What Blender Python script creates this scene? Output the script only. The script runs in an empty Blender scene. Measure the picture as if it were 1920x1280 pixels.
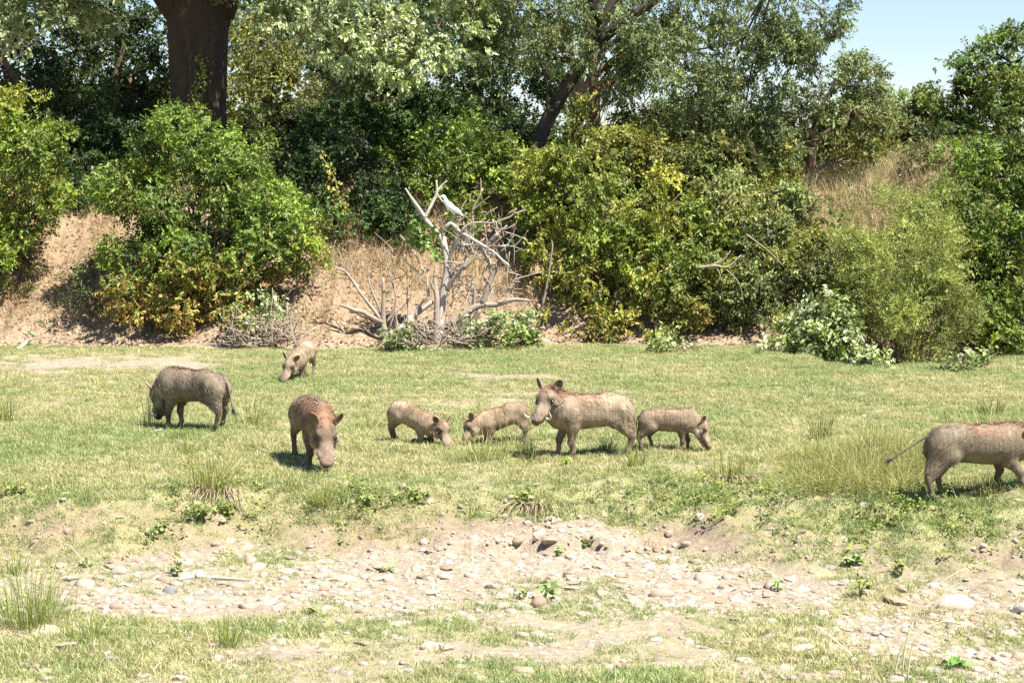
import bpy, math, random
import numpy as np
from mathutils import Vector, Matrix

# ------------------------------------------------------------------ camera, sky, sun, exposure
SC = bpy.context.scene
COL = SC.collection
IMG_W, IMG_H = 1920.0, 1280.0
LENS = 70.0
FPX = LENS / 36.0 * IMG_W
CAM_H = 2.63
HORIZON = 334.0
PITCH = math.atan((IMG_H / 2 - HORIZON) / FPX)
cam_data = bpy.data.cameras.new('camera')
cam_data.lens = LENS
cam_data.sensor_width = 36.0
cam_data.clip_start = 0.1
cam_data.clip_end = 6000.0
cam_data.dof.use_dof = True
cam_data.dof.focus_distance = 20.5
cam_data.dof.aperture_fstop = 11.0
cam = bpy.data.objects.new('camera', cam_data)
COL.objects.link(cam)
cam.location = (0, 0, CAM_H)
cam.rotation_euler = (math.pi / 2 - PITCH, 0, 0)
SC.camera = cam

SUN_EL = math.radians(60.0)
SUN_AZ = math.radians(34.0)          # from +x (camera right) towards the camera (-y)
to_sun = Vector((math.cos(SUN_EL) * math.cos(SUN_AZ), -math.cos(SUN_EL) * math.sin(SUN_AZ), math.sin(SUN_EL)))
world = bpy.data.worlds.new('World')
SC.world = world
world.use_nodes = True
wn = world.node_tree
for n in list(wn.nodes):
    wn.nodes.remove(n)
sky = wn.nodes.new('ShaderNodeTexSky')
sky.sky_type = 'NISHITA'
sky.sun_disc = False
sky.sun_elevation = SUN_EL
sky.sun_rotation = math.atan2(to_sun.x, to_sun.y)
sky.air_density = 1.15
sky.dust_density = 0.15
sky.ozone_density = 3.0
bg = wn.nodes.new('ShaderNodeBackground')
bg.inputs['Strength'].default_value = 0.058
wo = wn.nodes.new('ShaderNodeOutputWorld')
sky.altitude = 900.0
tint = wn.nodes.new('ShaderNodeMix')
tint.data_type = 'RGBA'
tint.blend_type = 'MULTIPLY'
tint.inputs[0].default_value = 1.0
tint.inputs[7].default_value = (0.97, 0.98, 1.07, 1)
wn.links.new(sky.outputs['Color'], tint.inputs[6])
wn.links.new(tint.outputs[2], bg.inputs['Color'])
wn.links.new(bg.outputs['Background'], wo.inputs['Surface'])

sun_data = bpy.data.lights.new('sun', 'SUN')
sun_data.energy = 5.0
sun_data.angle = math.radians(0.53)
sun_data.color = (1.0, 0.95, 0.87)
sun = bpy.data.objects.new('sun', sun_data)
COL.objects.link(sun)
sun.rotation_euler = to_sun.to_track_quat('Z', 'Y').to_euler()
sun.location = (20, -15, 40)

SC.view_settings.view_transform = 'Standard'
SC.view_settings.look = 'None'
SC.view_settings.gamma = 1.0
SC.view_settings.use_curve_mapping = False
SC.view_settings.exposure = 1.42
SC.cycles.max_bounces = 6
SC.cycles.diffuse_bounces = 2
SC.cycles.transmission_bounces = 4
SC.cycles.use_denoising = False

# ------------------------------------------------------------------ helpers
CP, SP = math.cos(PITCH), math.sin(PITCH)

def ray(px, py):
    x = (px - IMG_W / 2) / FPX
    v = (IMG_H / 2 - py) / FPX
    return np.array([x, CP + v * SP, -SP + v * CP])

def at(px, py, Y):
    d = ray(px, py)
    p = d * (Y / d[1])
    p[2] += CAM_H
    return p

def smooth(x, a, b):
    t = np.clip((np.asarray(x, float) - a) / (b - a), 0, 1)
    return t * t * (3 - 2 * t)

_lat = np.random.default_rng(7).random((256, 256))

def vnoise(x, y):
    xi, yi = np.floor(x).astype(int), np.floor(y).astype(int)
    fx, fy = x - xi, y - yi
    fx = fx * fx * (3 - 2 * fx)
    fy = fy * fy * (3 - 2 * fy)
    a = _lat[xi & 255, yi & 255]
    b = _lat[(xi + 1) & 255, yi & 255]
    c = _lat[xi & 255, (yi + 1) & 255]
    d = _lat[(xi + 1) & 255, (yi + 1) & 255]
    return (a * (1 - fx) + b * fx) * (1 - fy) + (c * (1 - fx) + d * fx) * fy - 0.5

def fbm(x, y, s, octs=3, ofs=0.0):
    r, amp, tot = 0, 1.0, 0.0
    for i in range(octs):
        r = r + amp * vnoise(x * s + ofs + 17.3 * i, y * s - ofs + 9.1 * i)
        tot += amp
        amp *= 0.5
        s *= 2.03
    return r / tot * 2

def bank_top(x):
    return 17.25 + 0.28 * np.sin(x * 0.9 + 0.6) + 0.16 * np.sin(x * 2.3) - 0.35 * smooth(x, 1.6, 3.2) + 0.25 * fbm(x, x * 0 + 3, 1.1, 2)

def bank_base(x):
    return bank_top(x) - 1.2 - 0.9 * smooth(x, 0.6, 2.6) + 0.3 * fbm(x, x * 0 + 8, 1.4, 2)

def back_foot(x):
    return 31.2 + 0.35 * np.sin(x * 0.55 + 0.4) - 0.2 * smooth(x, 2, 5) + 0.3 * fbm(x, x * 0 + 5, 0.8, 2)

def height(x, y):
    x = np.asarray(x, float)
    y = np.asarray(y, float)
    near = smooth(60 - y, 0, 20) * smooth(40 - np.abs(x), 0, 15)
    bed = -0.42 + 0.035 * fbm(x, y, 0.7, 3, 4) + 0.03 * fbm(x, y, 3.0, 2, 11) - 0.03 * smooth(x, 2, 4)
    terr = 0.05 * fbm(x, y, 0.35, 2, 2) + 0.035 * fbm(x, y, 1.6, 3, 7) + 0.012 * fbm(x, y, 6.0, 1, 9)
    tb, bb = bank_top(x), bank_base(x)
    t = np.clip((y - bb) / (tb - bb), 0, 1)
    t2 = t * t * (3 - 2 * t)
    slopez = bed + (terr - bed) * t2
    rough = np.sin(np.pi * t) * (0.06 * fbm(x, y, 1.9, 3, 21) + 0.075 * fbm(x, y, 5.5, 2, 31) + 0.03 * fbm(x, y, 11.5, 1, 33))
    # a little trodden dirt ledge in the middle of the bank
    led = smooth(x, -1.2, -0.2) * smooth(-x, -1.15, -0.7)
    edge = 16.05 + 0.22 * fbm(x, y * 0, 1.6, 3, 63) + 0.06 * np.sin(x * 13)
    lip = led * (0.12 * smooth(y, edge - 0.07, edge + 0.02) * smooth(-y, -(edge + 0.7), -(edge + 0.3)))
    z = slopez + rough + lip
    # hollow under the long grass and the low mound before it (right)
    z = z - 0.16 * np.exp(-((x - 4.0) / 1.1) ** 2 - ((y - 17.55) / 0.55) ** 2)
    z = z + 0.10 * np.exp(-((x - 4.6) / 0.9) ** 2 - ((y - 16.45) / 0.45) ** 2)
    # channel behind the terrace on the right
    ch = smooth(x, 4.3, 5.6)
    ys = 28.0 + 0.25 * fbm(x, y, 0.9, 2, 3)
    z = z - 0.75 * ch * smooth(y, ys, ys + 0.9) + 0.12 * smooth(x, 6.0, 7.0) * np.exp(-((y - 27.6) / 0.6) ** 2)
    # the back bank and the plateau
    bf = back_foot(x)
    top = 2.45 + 0.45 * smooth(x, 5.8, 7.6) + 0.75 * ch
    s = np.clip((y - bf) / 4.4, 0, 1)
    s = 0.6 * s + 0.4 * (s * s * (3 - 2 * s))
    z = z + top * s
    z = z + near * np.where(s > 0, 1, 0) * np.minimum(s * 8, 1) * (0.16 * fbm(x, y, 0.9, 3, 41) + 0.13 * fbm(x * 1.6, y * 0.7, 2.6, 3, 51))
    return z

def H(x, y):
    return float(height(np.array([x]), np.array([y]))[0])

_T = np.concatenate([np.arange(9, 45, 0.02)])

def ground(px, py):
    d = ray(px, py)
    xs, ys, zs = d[0] / d[1] * _T, _T, CAM_H + d[2] / d[1] * _T
    below = zs < height(xs, ys)
    i = int(np.argmax(below)) if below.any() else len(_T) - 1
    return np.array([xs[i], ys[i], height(xs[i:i + 1], ys[i:i + 1])[0]])

def new_mesh(name, verts, faces, mat=None, smooth_shade=True, cols=None):
    """verts (N,3); faces: one array (M,k) or a list of such arrays"""
    verts = np.ascontiguousarray(np.asarray(verts, np.float32).reshape(-1, 3))
    fl = faces if isinstance(faces, list) else [faces]
    fl = [np.asarray(f, np.int32) for f in fl if len(f)]
    me = bpy.data.meshes.new(name)
    me.vertices.add(len(verts))
    me.vertices.foreach_set('co', verts.ravel())
    loops = np.concatenate([f.ravel() for f in fl])
    sizes = np.concatenate([np.full(len(f), f.shape[1], np.int32) for f in fl])
    starts = np.concatenate([[0], np.cumsum(sizes)[:-1]]).astype(np.int32)
    me.loops.add(len(loops))
    me.loops.foreach_set('vertex_index', loops)
    me.polygons.add(len(sizes))
    me.polygons.foreach_set('loop_start', starts)
    me.polygons.foreach_set('use_smooth', np.full(len(sizes), smooth_shade))
    me.update(calc_edges=True)
    if cols is not None:
        c = np.ones((len(verts), 4), np.float32)
        c[:, :3] = cols
        a = me.attributes.new('col', 'FLOAT_COLOR', 'POINT')
        a.data.foreach_set('color', c.ravel())
    if mat is not None:
        me.materials.append(mat)
    return me

def link(name, data, parent=None, loc=None, rotz=None):
    o = bpy.data.objects.new(name, data)
    COL.objects.link(o)
    if parent is not None:
        o.parent = parent
    if loc is not None:
        o.location = loc
    if rotz is not None:
        o.rotation_euler = (0, 0, rotz)
    return o

def tag(o, label=None, cat=None, group=None, kind=None):
    if label: o['label'] = label
    if cat: o['category'] = cat
    if group: o['group'] = group
    if kind: o['kind'] = kind
    return o

def thing(name, label, cat, loc=(0, 0, 0), rotz=0.0, group=None):
    return tag(link(name, None, None, loc, rotz), label, cat, group)

class MB:
    """collects shapes into one mesh"""
    def __init__(self):
        self.v, self.q, self.t, self.c, self.n = [], [], [], [], 0
    def add(self, v, q=None, t=None, c=None):
        v = np.asarray(v, float).reshape(-1, 3)
        if q is not None and len(q): self.q.append(np.asarray(q) + self.n)
        if t is not None and len(t): self.t.append(np.asarray(t) + self.n)
        self.v.append(v)
        cc = np.ones((len(v), 3)) * (np.asarray(c) if c is not None else 0.5)
        self.c.append(cc)
        self.n += len(v)
    def mesh(self, name, mat, smooth_shade=True, ofs=None):
        v = np.concatenate(self.v)
        if ofs is not None: v = v - np.asarray(ofs)
        f = []
        if self.q: f.append(np.concatenate(self.q))
        if self.t: f.append(np.concatenate(self.t))
        return new_mesh(name, v, f, mat, smooth_shade, np.concatenate(self.c))

def curve_pts(pts, n):
    """Catmull-Rom through pts (k,d), n samples"""
    pts = np.asarray(pts, float)
    if len(pts) == 2:
        t = np.linspace(0, 1, n)[:, None]
        return pts[0] * (1 - t) + pts[1] * t
    P = np.vstack([2 * pts[0] - pts[1], pts, 2 * pts[-1] - pts[-2]])
    k = len(pts) - 1
    u = np.linspace(0, k, n)
    i = np.minimum(u.astype(int), k - 1)
    f = (u - i)[:, None]
    p0, p1, p2, p3 = P[i], P[i + 1], P[i + 2], P[i + 3]
    return 0.5 * (2 * p1 + (p2 - p0) * f + (2 * p0 - 5 * p1 + 4 * p2 - p3) * f ** 2 + (3 * p1 - p0 - 3 * p2 + p3) * f ** 3)

def tube(mb, pts, radii, seg=7, n=None, rng=None, jit=0.0, ridge=0.0, col=None, twist=0.0):
    pts = np.asarray(pts, float)
    radii = np.asarray(radii, float)
    n = n or max(len(pts) * 3, 4)
    c = curve_pts(pts, n)
    r = np.interp(np.linspace(0, 1, n), np.linspace(0, 1, len(radii)), radii)
    d = np.gradient(c, axis=0)
    d /= np.linalg.norm(d, axis=1)[:, None] + 1e-9
    ref = np.array([0.31, 0.87, 0.38]) if abs(d[0] @ np.array([0.31, 0.87, 0.38])) < 0.9 else np.array([1., 0, 0])
    a = np.cross(d, ref)
    a /= np.linalg.norm(a, axis=1)[:, None] + 1e-9
    b = np.cross(d, a)
    th = np.linspace(0, 2 * np.pi, seg, endpoint=False)
    rr = np.repeat(r[:, None], seg, 1)
    if rng is not None and jit:
        rr = rr * (1 + jit * rng.normal(size=rr.shape).clip(-2, 2))
    if ridge and rng is not None:
        ph = rng.random(4) * 6.28
        prof = sum(np.sin(th * k + ph[j]) / (j + 1.5) for j, k in enumerate((3, 5, 9, 14)))
        rr = rr * (1 + ridge * prof[None, :] * (1 + 0.4 * np.sin(np.linspace(0, 9, n) + ph[0]))[:, None])
    ang = th[None, :] + twist * np.linspace(0, 1, n)[:, None]
    v = c[:, None] + rr[..., None] * (np.cos(ang)[..., None] * a[:, None] + np.sin(ang)[..., None] * b[:, None])
    v = v.reshape(-1, 3)
    i = np.arange(n - 1)[:, None] * seg
    j = np.arange(seg)[None, :]
    j2 = (j + 1) % seg
    q = np.stack([i + j, i + j2, i + seg + j2, i + seg + j], -1).reshape(-1, 4)
    e0, e1 = len(v), len(v) + 1
    v = np.vstack([v, c[0], c[-1]])
    k = np.arange(seg)
    k2 = (k + 1) % seg
    t = np.concatenate([np.stack([np.full(seg, e0), k2, k], 1), np.stack([np.full(seg, e1), (n - 1) * seg + k, (n - 1) * seg + k2], 1)])
    mb.add(v, q, t, col)

# ------------------------------------------------------------------ materials
def nt(name):
    m = bpy.data.materials.new(name)
    m.use_nodes = True
    t = m.node_tree
    for n in list(t.nodes):
        t.nodes.remove(n)
    out = t.nodes.new('ShaderNodeOutputMaterial')
    return m, t, out

def N(t, typ, **kw):
    n = t.nodes.new(typ)
    for k, v in kw.items():
        if k in n.inputs.keys():
            n.inputs[k].default_value = v
        else:
            setattr(n, k, v)
    return n

def noise(t, scale, detail=4, rough=0.55, vec=None):
    n = N(t, 'ShaderNodeTexNoise', Scale=scale, Detail=detail, Roughness=rough)
    if vec is not None: t.links.new(vec, n.inputs['Vector'])
    return n.outputs['Fac']

def ramp(t, fac, stops):
    r = t.nodes.new('ShaderNodeValToRGB')
    e = r.color_ramp.elements
    while len(e) < len(stops): e.new(0.5)
    for s, (p, c) in zip(e, stops):
        s.position = p
        s.color = (*c, 1) if len(c) == 3 else c
    t.links.new(fac, r.inputs['Fac'])
    return r.outputs['Color']

def mix(t, a, b, fac, blend='MIX'):
    m = t.nodes.new('ShaderNodeMix')
    m.data_type = 'RGBA'
    m.blend_type = blend
    for s, i in ((a, 6), (b, 7)):
        if isinstance(s, tuple): m.inputs[i].default_value = (*s, 1)
        else: t.links.new(s, m.inputs[i])
    if isinstance(fac, (int, float)): m.inputs[0].default_value = fac
    else: t.links.new(fac, m.inputs[0])
    return m.outputs[2]

def bump(t, fac, strength, dist, normal=None):
    b = N(t, 'ShaderNodeBump', Strength=strength, Distance=dist)
    t.links.new(fac, b.inputs['Height'])
    if normal is not None: t.links.new(normal, b.inputs['Normal'])
    return b.outputs['Normal']

def leaf_mat(name, gloss=0.5, trans=0.2, spec=0.32):
    m, t, out = nt(name)
    a = N(t, 'ShaderNodeAttribute', attribute_name='col')
    p = N(t, 'ShaderNodeBsdfPrincipled', Roughness=gloss)
    p.inputs['Specular IOR Level'].default_value = spec
    t.links.new(a.outputs['Color'], p.inputs['Base Color'])
    tr = N(t, 'ShaderNodeBsdfTranslucent')
    tc = mix(t, a.outputs['Color'], (1.35, 1.25, 0.5), 1.0, 'MULTIPLY')
    t.links.new(tc, tr.inputs['Color'])
    ms = N(t, 'ShaderNodeMixShader')
    ms.inputs[0].default_value = trans
    t.links.new(p.outputs[0], ms.inputs[1])
    t.links.new(tr.outputs[0], ms.inputs[2])
    t.links.new(ms.outputs[0], out.inputs['Surface'])
    return m

def bark_mat(name, c0, c1, scale=9, stretch=0.18, bmp=0.6, rough=0.9):
    m, t, out = nt(name)
    tc = N(t, 'ShaderNodeTexCoord')
    mp = N(t, 'ShaderNodeMapping')
    mp.inputs['Scale'].default_value = (1, 1, stretch)
    t.links.new(tc.outputs['Object'], mp.inputs['Vector'])
    f = noise(t, scale, 6, 0.65, mp.outputs['Vector'])
    f2 = noise(t, scale * 0.3, 3, 0.5, tc.outputs['Object'])
    col = ramp(t, f, [(0.3, c0), (0.68, c1)])
    col = mix(t, col, tuple(0.72 * x for x in c1), f2)
    p = N(t, 'ShaderNodeBsdfPrincipled', Roughness=rough)
    p.inputs['Specular IOR Level'].default_value = 0.2
    t.links.new(col, p.inputs['Base Color'])
    t.links.new(bump(t, f, bmp, 0.03), p.inputs['Normal'])
    t.links.new(p.outputs[0], out.inputs['Surface'])
    return m

def attr_mat(name, rough=0.8, spec=0.3, nscale=60, namp=0.35, bmp=0.3, bdist=0.01, trans=0.0):
    m, t, out = nt(name)
    a = N(t, 'ShaderNodeAttribute', attribute_name='col')
    tc = N(t, 'ShaderNodeTexCoord')
    f = noise(t, nscale, 4, 0.6, tc.outputs['Object'])
    dk = ramp(t, f, [(0.25, (1 - namp,) * 3), (0.75, (1 + namp,) * 3)])
    col = mix(t, a.outputs['Color'], dk, 1.0, 'MULTIPLY')
    p = N(t, 'ShaderNodeBsdfPrincipled', Roughness=rough)
    p.inputs['Specular IOR Level'].default_value = spec
    t.links.new(col, p.inputs['Base Color'])
    if bmp: t.links.new(bump(t, f, bmp, bdist), p.inputs['Normal'])
    sh = p.outputs[0]
    if trans:
        tr = N(t, 'ShaderNodeBsdfTranslucent')
        t.links.new(a.outputs['Color'], tr.inputs['Color'])
        ms = N(t, 'ShaderNodeMixShader')
        ms.inputs[0].default_value = trans
        t.links.new(sh, ms.inputs[1])
        t.links.new(tr.outputs[0], ms.inputs[2])
        sh = ms.outputs[0]
    t.links.new(sh, out.inputs['Surface'])
    return m

def ground_mat():
    m, t, out = nt('ground_soil')
    a = N(t, 'ShaderNodeAttribute', attribute_name='zone')   # r sand, g turf, b red soil
    sep = N(t, 'ShaderNodeSeparateColor')
    t.links.new(a.outputs['Color'], sep.inputs[0])
    tc = N(t, 'ShaderNodeTexCoord')
    v = tc.outputs['Object']
    n1 = noise(t, 2.2, 6, 0.6, v)
    n2 = noise(t, 14, 6, 0.65, v)
    n3 = noise(t, 70, 4, 0.7, v)
    sand = ramp(t, n2, [(0.28, (0.22, 0.173, 0.126)), (0.5, (0.33, 0.27, 0.20)), (0.75, (0.43, 0.365, 0.285))])
    soil = ramp(t, n2, [(0.3, (0.15, 0.105, 0.075)), (0.55, (0.26, 0.195, 0.145)), (0.8, (0.36, 0.285, 0.22))])
    thatch = ramp(t, n3, [(0.3, (0.20, 0.20, 0.08)), (0.55, (0.32, 0.32, 0.145)), (0.8, (0.42, 0.40, 0.23))])
    red = ramp(t, n2, [(0.28, (0.155, 0.105, 0.065)), (0.5, (0.285, 0.205, 0.13)), (0.75, (0.38, 0.29, 0.195))])
    c = mix(t, soil, sand, sep.outputs[0])
    mr = N(t, 'ShaderNodeMapRange')
    mr.inputs[1].default_value = -0.35
    mr.inputs[2].default_value = 0.35
    sub = N(t, 'ShaderNodeMath', operation='SUBTRACT')
    t.links.new(sep.outputs[1], sub.inputs[0])
    t.links.new(n2, sub.inputs[1])
    t.links.new(sub.outputs[0], mr.inputs[0])
    c = mix(t, c, thatch, mr.outputs[0])
    c = mix(t, c, red, sep.outputs[2])
    var = ramp(t, n1, [(0.3, (0.86, 0.86, 0.86)), (0.7, (1.12, 1.10, 1.06))])
    c = mix(t, c, var, 1.0, 'MULTIPLY')
    fine = ramp(t, n3, [(0.3, (0.8, 0.8, 0.8)), (0.7, (1.15, 1.15, 1.15))])
    c = mix(t, c, fine, 1.0, 'MULTIPLY')
    p = N(t, 'ShaderNodeBsdfPrincipled', Roughness=0.95)
    p.inputs['Specular IOR Level'].default_value = 0.1
    t.links.new(c, p.inputs['Base Color'])
    nb = bump(t, n2, 0.7, 0.05)
    t.links.new(bump(t, n3, 0.6, 0.015, nb), p.inputs['Normal'])
    t.links.new(p.outputs[0], out.inputs['Surface'])
    return m

def stone_mat():
    m, t, out = nt('river_stone')
    oi = N(t, 'ShaderNodeObjectInfo')
    tc = N(t, 'ShaderNodeTexCoord')
    col = ramp(t, oi.outputs['Random'], [(0.0, (0.38, 0.31, 0.235)), (0.35, (0.45, 0.37, 0.29)), (0.6, (0.36, 0.30, 0.24)), (0.82, (0.50, 0.38, 0.27)), (1.0, (0.33, 0.29, 0.26))])
    f = noise(t, 9, 5, 0.6, tc.outputs['Object'])
    f2 = noise(t, 45, 4, 0.6, tc.outputs['Object'])
    col = mix(t, col, ramp(t, f, [(0.3, (0.74, 0.72, 0.7)), (0.7, (1.14, 1.12, 1.1))]), 1.0, 'MULTIPLY')
    p = N(t, 'ShaderNodeBsdfPrincipled', Roughness=0.8)
    p.inputs['Specular IOR Level'].default_value = 0.3
    t.links.new(col, p.inputs['Base Color'])
    t.links.new(bump(t, f2, 0.35, 0.01), p.inputs['Normal'])
    t.links.new(p.outputs[0], out.inputs['Surface'])
    return m

def turf_mat():
    m, t, out = nt('turf_blades')
    a = N(t, 'ShaderNodeAttribute', attribute_name='col')
    ins = N(t, 'ShaderNodeAttribute', attribute_name='tint', attribute_type='INSTANCER')
    col = mix(t, a.outputs['Color'], ins.outputs['Color'], 1.0, 'MULTIPLY')
    p = N(t, 'ShaderNodeBsdfPrincipled', Roughness=0.6)
    p.inputs['Specular IOR Level'].default_value = 0.3
    t.links.new(col, p.inputs['Base Color'])
    tr = N(t, 'ShaderNodeBsdfTranslucent')
    t.links.new(col, tr.inputs['Color'])
    ms = N(t, 'ShaderNodeMixShader')
    ms.inputs[0].default_value = 0.35
    t.links.new(p.outputs[0], ms.inputs[1])
    t.links.new(tr.outputs[0], ms.inputs[2])
    t.links.new(ms.outputs[0], out.inputs['Surface'])
    return m

def hide_mat():
    m, t, out = nt('warthog_hide')
    a = N(t, 'ShaderNodeAttribute', attribute_name='col')
    tc = N(t, 'ShaderNodeTexCoord')
    mp = N(t, 'ShaderNodeMapping')
    mp.inputs['Rotation'].default_value = (0, 0.6, 0)
    mp.inputs['Scale'].default_value = (26, 80, 95)
    t.links.new(tc.outputs['Object'], mp.inputs['Vector'])
    f = noise(t, 1.0, 4, 0.6, mp.outputs['Vector'])
    f2 = noise(t, 17, 5, 0.65, tc.outputs['Object'])
    col = mix(t, a.outputs['Color'], ramp(t, f, [(0.3, (0.82, 0.80, 0.78)), (0.7, (1.16, 1.16, 1.15))]), 1.0, 'MULTIPLY')
    col = mix(t, col, ramp(t, f2, [(0.3, (0.8, 0.79, 0.78)), (0.7, (1.18, 1.18, 1.18))]), 1.0, 'MULTIPLY')
    f3 = noise(t, 5, 3, 0.55, tc.outputs['Object'])
    col = mix(t, col, ramp(t, f3, [(0.35, (0.74, 0.72, 0.70)), (0.65, (1.2, 1.2, 1.2))]), 1.0, 'MULTIPLY')
    mf = N(t, 'ShaderNodeMapping')
    mf.inputs['Rotation'].default_value = (0, 0.25, 0)
    mf.inputs['Scale'].default_value = (34, 5, 5)
    t.links.new(tc.outputs['Object'], mf.inputs['Vector'])
    f4 = noise(t, 1.0, 2, 0.5, mf.outputs['Vector'])
    col = mix(t, col, ramp(t, f4, [(0.35, (0.86, 0.85, 0.84)), (0.55, (1.04, 1.04, 1.04))]), 1.0, 'MULTIPLY')
    p = N(t, 'ShaderNodeBsdfPrincipled', Roughness=0.75)
    p.inputs['Specular IOR Level'].default_value = 0.25
    t.links.new(col, p.inputs['Base Color'])
    t.links.new(bump(t, f, 0.45, 0.012, bump(t, f2, 0.3, 0.015, bump(t, f4, 0.55, 0.02))), p.inputs['Normal'])
    t.links.new(p.outputs[0], out.inputs['Surface'])
    return m

LEAF = leaf_mat('leaf_green')
LEAF_PALE = leaf_mat('leaf_pale', 0.5, 0.18, 0.4)
BLADE = attr_mat('grass_blade', 0.55, 0.35, 25, 0.2, 0.0, 0.01, 0.35)
BARK_DARK = bark_mat('dark_bark', (0.014, 0.010, 0.008), (0.085, 0.064, 0.048), 16, 0.10, 1.0)  # bark tone lowered to carry some of the overhead crown's shade
BARK_BROWN = bark_mat('brown_bark', (0.08, 0.055, 0.04), (0.22, 0.155, 0.11))
BARK_LEAN = bark_mat('leaning_bark', (0.02, 0.016, 0.013), (0.09, 0.072, 0.058), 9, 0.2, 1.0)
TWIG = bark_mat('twig_bark', (0.13, 0.095, 0.065), (0.30, 0.23, 0.165), 20)
DEAD = bark_mat('bleached_wood', (0.20, 0.16, 0.12), (0.62, 0.57, 0.50), 10, 0.15, 0.5, 0.8)
DEAD_BROWN = bark_mat('weathered_wood', (0.20, 0.15, 0.11), (0.44, 0.36, 0.285), 12, 0.15, 0.5, 0.85)
GROUND = ground_mat()
STONE = stone_mat()
TURF = turf_mat()
HIDE = hide_mat()
HAIR = attr_mat('bristle_hair', 0.55, 0.4, 30, 0.1, 0.0)
PLAIN = attr_mat('plain_matte', 0.6, 0.4, 40, 0.12, 0.0)
GLOSSY = attr_mat('wet_eye', 0.1, 0.8, 40, 0.05, 0.0)
FEATHER = attr_mat('feather', 0.7, 0.3, 50, 0.08, 0.15, 0.004)

# ------------------------------------------------------------------ the ground
def grid_axis(fine, far):
    lo, hi = fine[0], fine[-1]
    step = fine[1] - fine[0]
    out_hi, out_lo, s, x = [], [], step, hi
    while x < far:
        s *= 1.35
        x += s
        out_hi.append(x)
    s, x = step, lo
    while x > -far:
        s *= 1.35
        x -= s
        out_lo.append(x)
    return np.concatenate([out_lo[::-1], fine, out_hi])

gx = grid_axis(np.arange(-9.2, 9.2, 0.055), 2500)
gy = grid_axis(np.concatenate([np.arange(10.5, 18, 0.042), np.arange(18, 31, 0.062), np.arange(31, 37.5, 0.09)]), 2500)

def turf_density(x, y):
    tb, bb = bank_top(x), bank_base(x)
    t = np.clip((y - bb) / (tb - bb), 0, 1)
    terr = 0.78 + 0.26 * fbm(x, y, 0.9, 3, 61) + 0.34 * fbm(x, y, 2.6, 2, 66)
    # the trodden sandy patch at the back left, and a few bare spots
    terr = terr - 0.75 * np.exp(-((x + 5.9) / 2.1) ** 2 - ((y - 27.9 - 0.25 * (x + 6)) / 1.7) ** 2)
    terr = terr - 0.55 * np.exp(-((x + 0.2) / 1.4) ** 2 - ((y - 26.0) / 0.7) ** 2)
    terr = terr - 0.4 * np.exp(-((x + 0.1) / 0.9) ** 2 - ((y - 23.3) / 1.0) ** 2)
    face = 0.72 + 0.75 * fbm(x, y, 1.3, 3, 71)
    led = smooth(x, -1.9, -0.6) * smooth(-x, -2.1, -1.3) * smooth(-y, -16.9, -16.4)
    face = face - 0.55 * led
    low = 0.20 + 0.65 * fbm(x, y, 1.5, 3, 81)
    fore = 0.74 + 0.9 * fbm(x, y, 1.2, 3, 91) - 0.28 * smooth(x, 1.7, 2.6)
    bed = low + (fore - low) * smooth(13.9 + 0.55 * fbm(x, y, 0.8, 3, 17) + 0.2 * np.sin(x * 1.3) - y, -0.45, 0.55)
    g = bed + (face - bed) * smooth(t, 0.05, 0.35)
    g = g + (terr - g) * smooth(t, 0.75, 1.0)
    g = g * smooth(back_foot(x) - y, -0.15, 0.35)
    return np.clip(g, 0, 1)

def build_ground():
    X, Y = np.meshgrid(gx, gy)
    Z = height(X, Y)
    v = np.stack([X, Y, Z], -1).reshape(-1, 3)
    nx, ny = len(gx), len(gy)
    i = np.arange(ny - 1)[:, None] * nx + np.arange(nx - 1)[None, :]
    q = np.stack([i, i + 1, i + nx + 1, i + nx], -1).reshape(-1, 4)
    me = new_mesh('ground', v, q, GROUND, True)
    x, y = v[:, 0], v[:, 1]
    g = turf_density(x, y)
    tb, bb = bank_top(x), bank_base(x)
    t = np.clip((y - bb) / (tb - bb), 0, 1)
    sand = np.clip(1 - 0.75 * np.sin(np.pi * t) + 0.2 * fbm(x, y, 1.2, 2, 5), 0, 1)
    red = smooth(y - back_foot(x), -0.4, 0.5) * (0.75 + 0.25 * smooth(y - back_foot(x), 0.5, 2))
    red = np.maximum(red, 0.35 * np.sin(np.pi * t) * smooth(-x, -1, 1))
    c = np.ones((len(v), 4), np.float32)
    c[:, 0], c[:, 1], c[:, 2] = sand, g * 0.95, red
    a = me.attributes.new('zone', 'FLOAT_COLOR', 'POINT')
    a.data.foreach_set('color', c.ravel())
    return tag(link('ground', me), 'dry stream bed, grassy terrace and sandy bank behind', None, None, 'structure')

build_ground()

# ------------------------------------------------------------------ vegetation builders
def unit(v):
    return v / (np.linalg.norm(v, axis=-1, keepdims=True) + 1e-9)

def leaf_arrays(P, D, Nn, L, W, fold=0.18, tip=0.12):
    S = unit(np.cross(D, Nn))
    Nn = unit(np.cross(S, D))
    L, W = L[:, None], W[:, None]
    b = P
    mid = P + D * L * 0.45
    l = mid + S * W * 0.5 + Nn * W * fold
    r = mid - S * W * 0.5 + Nn * W * fold
    t = P + D * L - Nn * L * tip
    v = np.stack([b, r, t, l], 1).reshape(-1, 3)
    k = np.arange(len(P))[:, None] * 4
    f = np.concatenate([k + np.array([[0, 1, 2]]), k + np.array([[0, 2, 3]])])
    return v, f

def pick_palette(rng, pal, n):
    w = np.array([p[1] for p in pal], float)
    i = rng.choice(len(pal), n, p=w / w.sum())
    return np.array([p[0] for p in pal])[i]

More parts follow.
